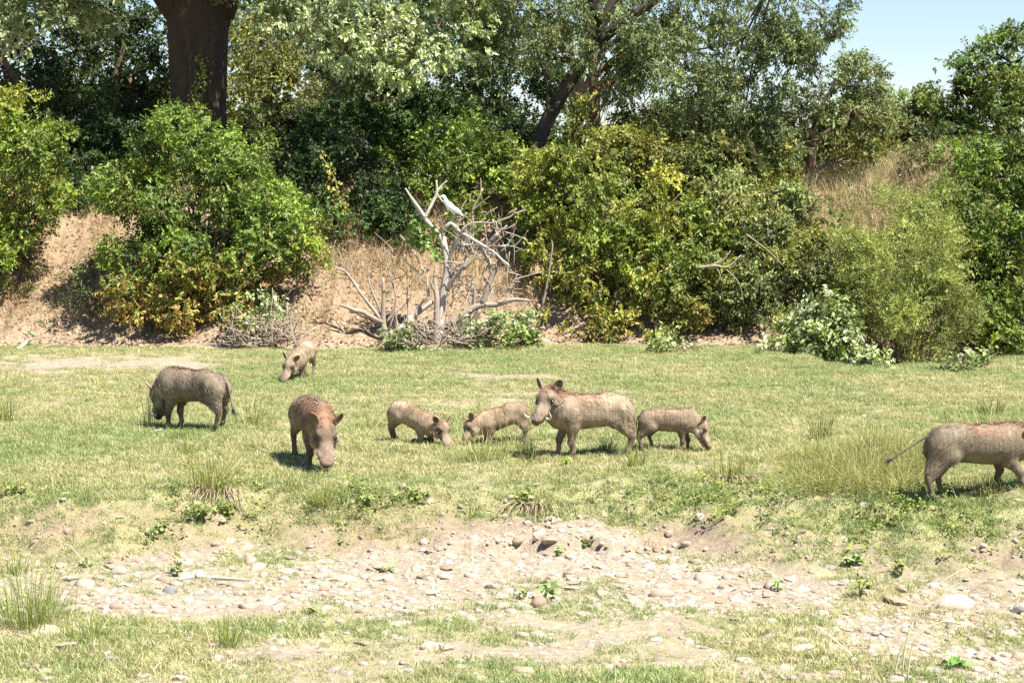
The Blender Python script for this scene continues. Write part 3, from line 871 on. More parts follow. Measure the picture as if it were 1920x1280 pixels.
plant('bush', 'leafy shrub in shade at the top of the sandy path on the left', 'bush',
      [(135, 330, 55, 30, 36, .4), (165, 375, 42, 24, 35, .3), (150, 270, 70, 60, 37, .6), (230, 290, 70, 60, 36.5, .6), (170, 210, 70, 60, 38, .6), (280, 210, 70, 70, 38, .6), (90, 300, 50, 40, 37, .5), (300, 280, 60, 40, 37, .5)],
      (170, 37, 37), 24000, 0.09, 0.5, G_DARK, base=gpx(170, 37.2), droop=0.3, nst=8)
plant('bush', 'small dark sapling on the slope left of the rounded bush', 'bush',
      [(150, 540, 20, 30, 31.9, .2), (165, 500, 20, 30, 32.2, .2)], (155, 31.9, 31.9), 900, 0.06, 0.45, G_DARK + G_OLIVE[:1], base=gpx(155, 32), nst=6, r0=0.008)
plant('bush', 'small yellow green sprig growing beside the right flank of the rounded bush', 'bush',
      [(590, 450, 18, 35, 32.6, .2), (575, 490, 25, 20, 32.3, .2)], (580, 32.5, 32.5), 900, 0.075, 0.5, G_YELLOW + G_BRIGHT[:1], base=gpx(580, 32.5), nst=6, r0=0.008)
plant('bush', 'dark undergrowth closing the gap right behind the rounded bush', 'bush',
      [(520, 250, 70, 60, 38.5, .6), (590, 270, 60, 50, 38.5, .6), (450, 270, 60, 60, 38.8, .6), (540, 300, 70, 40, 38, .5)],
      (520, 38.5, 38.5), 14000, 0.09, 0.5, G_DARK + G_OLIVE[:1], base=gpx(520, 38.8), droop=0.3, nst=8)
plant('bush', 'dark undergrowth behind the bright bush at the leaning trunk foot', 'bush',
      [(930, 280, 60, 50, 38.2, .6), (1010, 290, 50, 50, 38.2, .5), (860, 270, 60, 50, 38.4, .6)],
      (930, 38.3, 38.3), 11000, 0.09, 0.5, G_DARK + G_MID[:1], base=gpx(930, 38.5), droop=0.3, nst=8)
# creeping strands hanging at the edge of the shade
def strand(label, pts, pal, n):
    rng = np.random.default_rng(n)
    c = curve_pts([at(*p) for p in pts], n // 4)
    base = c[-1]
    root = thing('creeper', label, 'creeper', tuple(base))
    mb = MB(); tube(mb, [at(*p) for p in pts], [0.012, 0.008, 0.004], 4, 20)
    link('stem', mb.mesh('stem', TWIG, True, base), root)
    P = np.repeat(c, 4, 0) + rng.normal(size=(len(c) * 4, 3)) * 0.06
    D = unit(rng.normal(size=P.shape) * 0.7 + np.array([0, -0.3, -0.9]))
    Nn = unit(rng.normal(size=P.shape) * 0.6 + np.array([0.3, -0.7, 0.5]))
    L = 0.085 * rng.uniform(0.7, 1.2, len(P))
    v, f = leaf_arrays(P, D, Nn, L, L * 0.6)
    link('leaves', new_mesh('leaves', v - base, f, LEAF, False, np.repeat(pick_palette(rng, pal, len(P)) * 1.25, 4, 0)), root)
strand('yellow leaved creeper trailing down the dark hollow right of the rounded bush', [(600, 290, 34), (625, 330, 33.8), (640, 390, 33.7), (645, 425, 33.7)], G_YELLOW, 130)
strand('yellow green creeper climbing the front of the thick dark trunk', [(362, 190, 36.9), (370, 160, 36.9), (382, 140, 36.9), (372, 110, 36.9)], G_BRIGHT, 90)

# shrubs with whitish leaves along the foot of the bank
def white_shrub(label, spec, bx, n, L=0.085):
    plant('shrub', label, 'shrub', spec, None, n, L, 0.75, G_WHITE, LEAF_PALE, base=bx, group='whitish shrubs at the foot of the bank', droop=0.1, sub=(0.1, 0.22), per=6, nst=12, r0=0.01, cover=2.0, flat=0.8)
white_shrub('largest whitish leaved shrub, growing at the foot of the right bank', [(1540, 612, 55, 42, 30.3, .45), (1490, 645, 42, 22, 30.0, .3), (1578, 643, 26, 20, 30.1, .3), (1550, 580, 26, 18, 30.5, .25), (1440, 655, 36, 12, 29.8, .2)], gpx(1535, 30.4), 5200, 0.085)
white_shrub('white flecked shrub spreading right of the dead tree', [(950, 632, 46, 24, 30.6, .35), (905, 630, 26, 16, 30.7, .25), (990, 620, 24, 20, 30.8, .25), (960, 605, 26, 12, 30.9, .2)], gpx(950, 30.8), 2600, 0.075)
white_shrub('small whitish shrub in front of the yellowing thicket', [(1275, 645, 38, 20, 30.4, .25), (1250, 655, 20, 14, 30.2, .2), (1300, 655, 22, 14, 30.2, .2)], gpx(1275, 30.5), 700, 0.075)
white_shrub('small pale shrub growing among the brushwood beside the rounded bush', [(490, 595, 32, 35, 31.0, .3), (470, 620, 25, 25, 31.0, .25), (515, 575, 20, 15, 31.1, .2)], gpx(490, 31.1), 1000, 0.075)
white_shrub('tiny pale shrub at the left root of the dead tree', [(730, 645, 18, 12, 30.4, .2), (755, 635, 14, 12, 30.5, .15)], gpx(735, 30.5), 500, 0.07)
white_shrub('low pale shrub on the terrace edge by the dark channel', [(1640, 678, 30, 10, 27.9, .2), (1610, 672, 18, 10, 28, .15)], gpx(1640, 27.9), 500, 0.08)
white_shrub('low pale shrub on the sandy berm at the right', [(1800, 690, 30, 11, 27.6, .2), (1830, 685, 18, 9, 27.6, .15)], gpx(1805, 27.7), 500, 0.08)

# ------------------------------------------------------------------ bodies grown from blended volumes
class Sdf:
    def __init__(self):
        self.p = []
    def cap(self, a, b, ra, rb, k=0.05, sy=1.0, tag=0):
        self.p.append(('c', np.array(a, float), np.array(b, float), ra, rb, k, sy, tag))
    def ell(self, c, R, r, k=0.03, tag=0, sub=False):
        self.p.append(('e', np.array(c, float), np.array(R, float), np.array(r, float), 0, k, sub, tag))
    @staticmethod
    def one(pr, q):
        if pr[0] == 'c':
            _, a, b, ra, rb, _, sy, _ = pr
            s = np.array([1, 1 / sy, 1])
            x = (q - a) * s
            d = (b - a) * s
            t = np.clip((x @ d) / (d @ d + 1e-12), 0, 1)
            return np.sqrt(((x - t[:, None] * d) ** 2).sum(1)) - (ra + (rb - ra) * t)
        _, c, R, r, _, _, _, _ = pr
        x = (q - c) @ R.T / r
        n = np.sqrt((x ** 2).sum(1))
        g = np.sqrt(((x / r) ** 2).sum(1)) + 1e-9
        return n * (n - 1) / g
    def __call__(self, q):
        d = None
        for pr in self.p:
            e = self.one(pr, q)
            k = pr[5]
            if d is None:
                d = e
            elif pr[0] == 'e' and pr[6]:
                h = np.maximum(k - np.abs(d + e), 0) / k
                d = np.maximum(d, -e) + h * h * k * 0.25
            else:
                h = np.maximum(k - np.abs(d - e), 0) / k
                d = np.minimum(d, e) - h * h * k * 0.25
        return d
    def weights(self, q, tags, soft=0.03):
        """how near each point is to the primitives carrying one of TAGS, 0..1"""
        ds = np.stack([self.one(pr, q) for pr in self.p if pr[7] in tags])
        return np.clip(1 - ds.min(0) / soft, 0, 1)

def surface(sdf, lo, hi, h):
    lo, hi = np.array(lo, float), np.array(hi, float)
    n = np.ceil((hi - lo) / h).astype(int) + 1
    ax = [lo[i] + h * np.arange(n[i]) for i in range(3)]
    G = np.stack(np.meshgrid(*ax, indexing='ij'), -1).reshape(-1, 3)
    D = sdf(G).reshape(n)
    ins = D < 0
    acc = np.zeros((n[0] - 1, n[1] - 1, n[2] - 1, 3))
    cnt = np.zeros(n - 1)
    cor = [(i, j, k) for i in (0, 1) for j in (0, 1) for k in (0, 1)]
    def sl(A, c):
        return A[c[0]:n[0] - 1 + c[0], c[1]:n[1] - 1 + c[1], c[2]:n[2] - 1 + c[2]]
    for a in cor:
        for d in range(3):
            if a[d] == 0:
                b = list(a); b[d] = 1
                da, db = sl(D, a), sl(D, b)
                m = (da < 0) != (db < 0)
                t = np.where(m, da / np.where(m, da - db, 1), 0)
                for e in range(3):
                    acc[..., e] += np.where(m, a[e] + (t if e == d else 0), 0)
                cnt += m
    act = cnt > 0
    idx = np.full(act.shape, -1)
    idx[act] = np.arange(act.sum())
    cells = np.argwhere(act)
    V = lo + h * (cells + acc[act] / cnt[act][:, None])
    Q = []
    for d in range(3):
        u, w = (d + 1) % 3, (d + 2) % 3
        s0 = [slice(None)] * 3; s1 = [slice(None)] * 3
        s0[d] = slice(0, n[d] - 1); s1[d] = slice(1, n[d])
        A, B = ins[tuple(s0)], ins[tuple(s1)]
        E = np.argwhere(A != B)
        ok = (E[:, u] > 0) & (E[:, u] < n[u] - 1) & (E[:, w] > 0) & (E[:, w] < n[w] - 1)
        E = E[ok]
        fl = A[tuple(E.T)]
        def cell(du, dw):
            c = E.copy(); c[:, u] += du; c[:, w] += dw
            return idx[tuple(c.T)]
        q = np.stack([cell(-1, -1), cell(0, -1), cell(0, 0), cell(-1, 0)], 1)
        q[~fl] = q[~fl][:, ::-1]
        Q.append(q)
    Q = np.concatenate(Q)
    for _ in range(2):
        g = grad(sdf, V)
        V = V - g * np.clip(sdf(V), -h, h)[:, None]
    return V, Q

def grad(sdf, V, e=0.003):
    g = np.stack([sdf(V + np.eye(3)[i] * e) - sdf(V - np.eye(3)[i] * e) for i in range(3)], 1)
    return unit(g)

def rot_y(v, a, o):
    v = np.asarray(v, float) - o
    c, s = math.cos(a), math.sin(a)
    return np.stack([v[..., 0] * c + v[..., 2] * s, v[..., 1], -v[..., 0] * s + v[..., 2] * c], -1) + o

def warthog(label, px, py, heading, scale, seed, neck=(0.20, 0.0, -0.10), head=(0.55, 0.0, -0.83), kneel=False, pitch=0.0, age=1.0, feet=((0.0, 0.0), (0.0, 0.0), (0.0, 0.0), (0.0, 0.0)),
            tail='down', tusk=0.0, base_col=(0.24, 0.175, 0.125), back_col=(0.25, 0.105, 0.055), back_amt=0.6, ref=(0.0, 0.0), lift=0.0, mane_amt=1.0, mane_col=None, roll_head=0.0, ear=1.0, hair_n=3200):
    """local frame: x towards the snout, y left, z up, built at size 1 then scaled; ref = local point that stands on photo point px, py"""
    rng = np.random.default_rng(seed)
    g = ground(px, py)
    ch, sh = math.cos(heading), math.sin(heading)
    rx, ry = ref[0] * scale, ref[1] * scale
    bx, by = g[0] - (ch * rx - sh * ry), g[1] - (sh * rx + ch * ry)
    bz = H(bx, by)
    def local_ground(x, y):
        x, y = x * scale, y * scale
        return (H(bx + ch * x - sh * y, by + sh * x + ch * y) - bz) / scale
    S = Sdf()
    hip = np.array([-0.34, 0, 0.50])
    fat = 0.9 + 0.1 * age
    def T(p): return rot_y(p, pitch, hip) + np.array([0, 0, lift])
    # torso
    S.cap(T((-0.40, 0, 0.545)), T((-0.24, 0, 0.56)), 0.146 * fat, 0.156 * fat, 0.05, 0.84, 1)
    S.cap(T((-0.24, 0, 0.55)), T((0.00, 0, 0.528)), 0.150 * fat, 0.166 * fat, 0.07, 0.92, 1)
    S.cap(T((0.00, 0, 0.528)), T((0.20, 0, 0.525)), 0.166 * fat, 0.168 * fat, 0.07, 0.90, 1)
    S.cap(T((0.20, 0, 0.525)), T((0.31, 0, 0.53)), 0.170 * fat, 0.156 * fat, 0.07, 0.86, 1)
    S.cap(T((-0.20, 0, 0.470)), T((0.14, 0, 0.455)), 0.118, 0.122, 0.10, 1.0, 1)
    S.cap(T((0.30, 0, 0.57)), T((0.10, 0, 0.585)), 0.11, 0.10, 0.08, 0.55, 1)
    # pelvis points
    for s in (1, -1):
        S.ell(T((-0.36, 0.085 * s, 0.60)), np.eye(3), (0.09, 0.045, 0.05), 0.08, 1)
    # neck and head
    W = T((0.28, 0, 0.55))
    hp = W + np.array(neck, float)
    S.cap(T((0.26, 0, 0.545)), hp, 0.155 * fat, 0.118, 0.09, 0.82, 2)
    S.cap(T((0.30, 0, 0.47)), hp + np.array([0.0, 0, -0.04]), 0.13, 0.10, 0.08, 0.8, 2)
    f = unit(np.array(head, float))
    up0 = np.array([0, 0, 1.0]) if abs(f[2]) < 0.75 else np.array([0.85, 0, 0.5])
    v = unit(np.cross(up0, f))
    u = np.cross(f, v)
    hs = 1.10 if age > 0.9 else 1.12
    def Hd(a, b, c): return hp + hs * (f * a + v * b + u * c)
    R = np.stack([f, v, u])
    tk = 0.03
    S.ell(Hd(0.03, 0, 0.012), R, (0.12, 0.095, 0.092), 0.05, 3)
    S.cap(Hd(0.06, 0, -0.002), Hd(0.22, 0, -0.018), 0.084, 0.060, 0.04, 1.0, 4)
    S.ell(Hd(0.17, 0, -0.02), R, (0.15, 0.073, 0.050), 0.04, 4)
    S.cap(Hd(0.22, 0, -0.024), Hd(0.335, 0, -0.030), 0.052, 0.046, 0.03, 1.0, 4)
    S.ell(Hd(0.29, 0, -0.02), R, (0.075, 0.076, 0.034), 0.025, 4)
    S.cap(Hd(0.05, 0, -0.075), Hd(0.27, 0, -0.075), 0.066, 0.036, 0.03, 1.0, 5)
    for s in (1, -1):
        S.ell(Hd(0.055, 0.070 * s, 0.050), R, (0.045, 0.030, 0.035), 0.03, 6)            # brow
        S.ell(Hd(0.085, 0.096 * s, -0.020), R, (0.032, 0.026 + 0.02 * tusk, 0.032), 0.03, 3)          # wart under the eye
        S.ell(Hd(0.075, 0.082 * s, -0.085), R, (0.070, 0.036, 0.045), 0.04, 7)            # cheek pad
        S.ell(Hd(0.235, 0.055 * s, -0.012), R, (0.05, 0.030 + 0.012 * tusk, 0.026), 0.02, 4)             # tusk swelling
        S.ell(Hd(0.318, 0.036 * s, -0.018), R, (0.030, 0.026, 0.026), 0.02, 4)            # nostril rim
        # ears: cupped leaves
        ed = unit(u * 0.60 * ear + v * 0.52 * s - f * 0.62)
        en = unit(np.cross(ed, np.cross(f * 0.85 + v * s * 0.45 + u * 0.25, ed)))
        ew = np.cross(en, ed)
        Re = np.stack([ed, ew, en])
        ec = Hd(-0.035, 0.080 * s, 0.062) + ed * 0.070
        S.ell(ec, Re, (0.080, 0.054, 0.022), 0.02, 8)
        S.ell(ec + en * 0.019 + ed * 0.010, Re, (0.062, 0.040, 0.019), 0.010, 8, True)
    S.ell(Hd(0.385, 0, -0.03), R, (0.030, 0.12, 0.12), 0.008, 9, True)                     # flat snout disc
    # legs
    hooves = []
    for i, s in ((0, 1), (1, -1)):
        sh_ = T((0.225, 0.095 * s, 0.475))
        dx, dz = feet[i]
        if kneel:
            fx = 0.16 + dx
            wr = np.array([fx, 0.085 * s, local_ground(fx, 0.085 * s) + 0.035])
            el = sh_ * 0.45 + wr * 0.55 + np.array([-0.055, 0, 0.06])
            hf = wr + np.array([-0.13, 0.01 * s, 0.01])
            S.cap(sh_, el, 0.105, 0.062, 0.07, 0.75, 1)
            S.cap(el, wr, 0.060, 0.040, 0.035, 1, 10)
            S.cap(wr, hf, 0.035, 0.024, 0.02, 1, 11)
            hooves.append((hf, np.array([-1.0, 0, -0.15])))
        else:
            fx = 0.235 + dx
            gz = local_ground(fx, 0.09 * s) + dz
            hf = np.array([fx, 0.09 * s, gz + 0.025])
            wr = np.array([fx * 0.75 + 0.25 * 0.225, 0.088 * s, gz * 0.6 + 0.19])
            el = np.array([sh_[0] - 0.035 + 0.25 * dx, 0.092 * s, 0.5 * (sh_[2] + wr[2]) + 0.015])
            fe = hf + np.array([-0.018, 0, 0.05])
            S.cap(sh_, el, 0.110, 0.070, 0.07, 0.72, 1)
            S.cap(el, wr, 0.060, 0.036, 0.04, 0.95, 10)
            S.cap(wr, fe, 0.033, 0.025, 0.025, 1, 11)
            S.cap(fe, hf + np.array([0.006, 0, 0.006]), 0.027, 0.026, 0.02, 1, 11)
            hooves.append((hf, np.array([0.35, 0, -0.94])))
    for i, s in ((2, 1), (3, -1)):
        dx, dz = feet[i]
        hp_ = T((-0.385, 0.085 * s, 0.49)) if not kneel else np.array([-0.385, 0.085 * s, 0.49 + lift])
        fx = -0.455 + dx
        gz = local_ground(fx, 0.10 * s) + dz
        hf = np.array([fx, 0.10 * s, gz + 0.025])
        hk = np.array([fx - 0.055, 0.10 * s, gz + 0.225])
        st = np.array([-0.31 + 0.45 * dx, 0.105 * s, 0.415 + lift])
        fe = hf + np.array([-0.022, 0, 0.05])
        S.cap(hp_, st, 0.140 * fat, 0.080, 0.08, 0.66, 1)
        S.cap(hp_ + np.array([-0.06, 0, -0.03]), hk + np.array([0.01, 0, 0.09]), 0.11 * fat, 0.05, 0.07, 0.66, 1)
        S.cap(st, hk, 0.068, 0.033, 0.05, 0.8, 10)
        S.cap(hk + np.array([-0.012, 0, 0.02]), fe, 0.032, 0.025, 0.02, 1, 11)
        S.cap(fe, hf + np.array([0.006, 0, 0.006]), 0.027, 0.026, 0.02, 1, 11)
        hooves.append((hf, np.array([0.35, 0, -0.94])))
    lo = np.array([-0.64, -0.30, -0.10]); hi = np.array([1.05, 0.30, 1.02])
    ext = np.array([Hd(0.40, 0, 0), Hd(0, 0.25, 0.25), Hd(0, -0.25, 0.25), T((0.5, 0, 0.3))])
    hi[0] = max(0.5, ext[:, 0].max() + 0.08)
    hi[1] = max(0.28, ext[:, 1].max() + 0.06); lo[1] = min(-0.28, ext[:, 1].min() - 0.06)
    hi[2] = max(0.75, ext[:, 2].max() + 0.06) + lift
    V, Q = surface(S, lo, hi, 0.0125)
    Nr = grad(S, V)
    # colours: where on the animal each point lies
    base = np.array(base_col) * np.array([0.94, 0.985, 0.98])
    col = np.ones((len(V), 3)) * base
    wb = S.weights(V, (1, 2), 0.03)
    Vb = rot_y(V - np.array([0, 0, lift]), -pitch, hip)
    topw = smooth(Vb[:, 2], 0.55 - 0.11 * (back_amt > 0.9), 0.67 - 0.06 * (back_amt > 0.9)) * smooth(Vb[:, 0], -0.30, 0.05) * wb
    topw *= np.clip(0.75 + 0.9 * fbm(V[:, 0] + seed, V[:, 1] * 1.5 + V[:, 2], 9, 3), 0, 1)
    col += (np.array(back_col) - col) * (back_amt * topw)[:, None]
    belly = (1 - smooth(Vb[:, 2], 0.30, 0.42)) * S.weights(V, (1,), 0.02) * (1 - S.weights(V, (10, 11), 0.02))
    col += (np.array([0.36, 0.27, 0.16]) - col) * (0.5 * belly)[:, None]
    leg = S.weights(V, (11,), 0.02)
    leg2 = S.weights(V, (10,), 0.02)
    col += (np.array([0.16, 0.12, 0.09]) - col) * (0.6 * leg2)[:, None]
    col += (np.array([0.10, 0.076, 0.06]) - col) * (0.75 * leg)[:, None]  # dark lower legs, deepened so the colour holds part of their shade
    hd = S.weights(V, (3, 4, 6), 0.02)
    col += (np.array([0.22, 0.17, 0.125]) - col) * (0.55 * hd)[:, None]
    sn = np.clip(((V - hp) @ f / hs - 0.262) / 0.05, 0, 1) * hd
    col += (np.array([0.12, 0.078, 0.062]) - col) * (0.85 * sn)[:, None]
    mz = np.exp(-((((V - hp) @ f / hs) - 0.20) / 0.07) ** 2) * hd
    col += (np.array([0.36, 0.28, 0.22]) - col) * (0.3 * mz)[:, None]
    ey = np.zeros(len(V))
    for s in (1, -1):
        ey = np.maximum(ey, np.exp(-(np.linalg.norm(V - Hd(0.085, 0.085 * s, 0.028), axis=1) / 0.05) ** 2))
    col += (np.array([0.05, 0.038, 0.032]) - col) * (0.85 * ey)[:, None]
    wh = S.weights(V, (7,), 0.014)
    col += (np.array([0.46, 0.40, 0.31]) - col) * (0.75 * wh * (0.6 + 0.4 * (1 - tusk)))[:, None]
    er = S.weights(V, (8,), 0.01) * (1 - smooth((V - hp) @ u / hs, 0.04, 0.09) * 0)
    cup = np.zeros(len(V))
    for pr in S.p:
        if pr[7] == 8 and pr[6]:
            cup = np.maximum(cup, (np.abs(Sdf.one(pr, V)) < 0.006).astype(float))
    col += (np.array([0.15, 0.095, 0.065]) - col) * (0.85 * cup)[:, None]
    mouth = np.abs((V - hp) @ u / hs + 0.056 + 0.0 * V[:, 0]) < 0.009
    ml = mouth * (((V - hp) @ f / hs) > 0.20)
    col += (np.array([0.05, 0.035, 0.03]) - col) * (0.8 * ml)[:, None]
    col *= (1 + 0.5 * fbm(V[:, 0] * 1.0 + seed * 3, V[:, 2] + V[:, 1], 4, 4))[:, None]
    col = np.clip(col, 0.015, 0.9)
    # tail (rooted in the rump, same mesh)
    mb = MB()
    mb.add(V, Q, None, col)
    tr = T((-0.53, 0, 0.60))
    if tail == 'down':
        tp = [tr + np.array([0.06, 0, 0.0]), tr + np.array([-0.02, 0.0, -0.02]), tr + np.array([-0.055, 0.005, -0.16]), tr + np.array([-0.04, 0.02, -0.34])]
    elif tail == 'side':
        tp = [tr + np.array([0.06, 0, 0.0]), tr + np.array([-0.02, -0.01, -0.02]), tr + np.array([-0.04, -0.04, -0.14]), tr + np.array([-0.05, -0.10, -0.36])]
    else:
        tp = [tr + np.array([0.06, 0, 0.0]), tr + np.array([-0.04, 0.01, -0.02]), tr + np.array([-0.20, 0.03, -0.13]), tr + np.array([-0.37, 0.05, -0.245])]
    tube(mb, tp, [0.022, 0.014, 0.009, 0.007], 7, 16, col=base * 0.85)
    root = thing('warthog', label, 'warthog', (bx, by, bz), heading, 'warthogs grazing on the terrace')
    root.scale = (scale,) * 3
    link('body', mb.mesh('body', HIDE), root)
    # tuft at the tail's end
    def hairs(o, d, L, w, colr, name, kind=None, mat=HAIR, curl=None):
        d = unit(d)
        sd = unit(np.cross(d, rng.normal(size=d.shape)))
        m = o + d * (L * 0.55)[:, None]
        t = o + d * L[:, None] + (curl if curl is not None else 0)
        vv = np.stack([o - sd * w[:, None], o + sd * w[:, None], m + sd * w[:, None] * 0.7, m - sd * w[:, None] * 0.7, t], 1).reshape(-1, 3)
        k = np.arange(len(o))[:, None] * 5
        me = new_mesh(name, vv, [k + np.array([[0, 1, 2, 3]]), k + np.array([[3, 2, 4]])], mat, False, np.repeat(colr, 5, 0))
        ob = link(name, me, root)
        if kind: ob['kind'] = kind
        return ob
    te = np.array(tp[-1]); td = unit(np.array(tp[-1]) - np.array(tp[-2]))
    n = 40
    hairs(te - td * rng.random((n, 1)) * 0.04, td + rng.normal(size=(n, 3)) * 0.28, rng.uniform(0.05, 0.11, n), np.full(n, 0.0035), np.ones((n, 3)) * np.array([0.06, 0.045, 0.035]) * rng.uniform(0.6, 1.6, (n, 1)), 'tail_tuft', 'stuff')
    # long mane along the neck and back
    nm = int(900 * mane_amt)
    tt = rng.random(nm) ** 0.85
    line = curve_pts([Hd(-0.02, 0, 0.105), hp * 0.55 + T((0.30, 0, 0.64)) * 0.45 + np.array([0, 0, 0.075]), T((0.27, 0, 0.69)), T((0.05, 0, 0.695)), T((-0.22, 0, 0.70))], 60)
    o = np.stack([np.interp(tt, np.linspace(0, 1, 60), line[:, i]) for i in range(3)], 1)
    o[:, 1] += rng.normal(size=nm) * 0.022
    for _ in range(3):
        o = o - grad(S, o) * S(o)[:, None]
    gn = grad(S, o)
    back = np.array([-0.9, 0, -0.25])
    dirs = gn * 0.55 + back + rng.normal(size=(nm, 3)) * 0.22 + np.array([0, 1, 0]) * (np.sign(rng.normal(size=nm) - 0.2) * 0.35)[:, None]
    mc = np.where((rng.random(nm) < 0.55)[:, None], np.array(back_col if mane_col is None else mane_col) * 0.85, np.array([0.30, 0.21, 0.12]))
    mc = np.where((rng.random(nm) < 0.25)[:, None], np.array([0.10, 0.07, 0.05]), mc)
    hairs(o - gn * 0.004, dirs, rng.uniform(0.05, 0.13, nm) * (0.55 + 0.45 * (1 - tt)) * (0.8 + 0.2 * age), np.full(nm, 0.0026), mc * rng.uniform(0.7, 1.4, (nm, 1)), 'mane', 'stuff', curl=np.array([0, 0, -0.02]))
    # short coat bristles
    c4 = V[Q].mean(1); n4 = Nr[Q].mean(1); k4 = col[Q].mean(1)
    wt = np.clip(S.weights(c4, (1, 2), 0.02) + 0.35 * S.weights(c4, (7, 10), 0.02), 0, 1)
    pk = rng.choice(len(c4), hair_n, p=wt / wt.sum())
    o = c4[pk] + rng.normal(size=(hair_n, 3)) * 0.004
    o = o - grad(S, o) * S(o)[:, None]
    nn = n4[pk]
    fl = np.array([-0.75, 0, -0.65])
    tg = fl - nn * (nn @ fl)[:, None]
    hairs(o, unit(tg) + nn * rng.uniform(0.03, 0.13, hair_n)[:, None] + rng.normal(size=(hair_n, 3)) * 0.10, rng.uniform(0.03, 0.08, hair_n), np.full(hair_n, 0.0015), np.clip(k4[pk] * rng.uniform(0.55, 1.3, (hair_n, 1)), 0, 0.8), 'coat', 'stuff')
    # pale cheek whiskers
    nw = 110
    sgn = np.where(rng.random(nw) < 0.5, 1.0, -1.0)
    o = Hd(0, 0, 0) + hs * (f * rng.uniform(0.0, 0.15, nw)[:, None] + v * (0.108 * sgn)[:, None] + u * rng.uniform(-0.105, -0.06, nw)[:, None])
    o = o - grad(S, o) * S(o)[:, None]
    hairs(o, v * sgn[:, None] * 0.4 - f * 0.5 + u * 0.35 + rng.normal(size=(nw, 3)) * 0.3, rng.uniform(0.025, 0.055, nw), np.full(nw, 0.0032), np.ones((nw, 3)) * np.array([0.48, 0.42, 0.33]) * rng.uniform(0.8, 1.15, (nw, 1)), 'cheek_whiskers', 'stuff')
    # eyes
    for s in (1, -1):
        mb = MB()
        c = Hd(0.088, 0.094 * s, 0.030)
        tube(mb, [c - f * 0.017, c - f * 0.01, c, c + f * 0.01, c + f * 0.017], [0.003, 0.013, 0.016, 0.013, 0.003], 8, 9, col=(0.02, 0.013, 0.01))
        link('eye', mb.mesh('eye', GLOSSY), root)
    # nostrils
    for s in (1, -1):
        mb = MB()
        c = Hd(0.362, 0.024 * s, -0.022)
        tube(mb, [c - f * 0.01, c + f * 0.004, c + f * 0.006], [0.012, 0.011, 0.004], 7, 4, col=(0.05, 0.03, 0.028))
        link('nostril', mb.mesh('nostril', PLAIN), root)
    # tusks
    if tusk > 0:
        for s in (1, -1):
            mb = MB()
            a = Hd(0.262, 0.066 * s, -0.045)
            L = tusk
            tube(mb, [a, a + hs * L * (v * 0.07 * s + u * 0.005 + f * 0.015), a + hs * L * (v * 0.11 * s + u * 0.06 + f * 0.02), a + hs * L * (v * 0.10 * s + u * 0.12)], [0.013, 0.011, 0.008, 0.002], 8, 14, col=(0.68, 0.58, 0.42))
            link('tusk', mb.mesh('tusk', PLAIN), root)
    # cloven hooves: two toes each
    for hf, dr in hooves:
        mb = MB()
        for s in (1, -1):
            a = hf + np.array([0.004, 0.013 * s, 0.022])
            b = hf + np.array([0.022, 0.014 * s, -0.018]) if dr[2] < -0.5 else hf + np.array([-0.05, 0.012 * s, -0.004])
            tube(mb, [a, 0.5 * (a + b), b], [0.018, 0.019, 0.012], 7, 6, col=(0.075, 0.06, 0.05))
        link('hoof', mb.mesh('hoof', PLAIN), root)
    return root

D2R = math.radians
GRAZE = dict(neck=(0.19, 0.0, -0.13), head=(0.42, 0.0, -0.9))

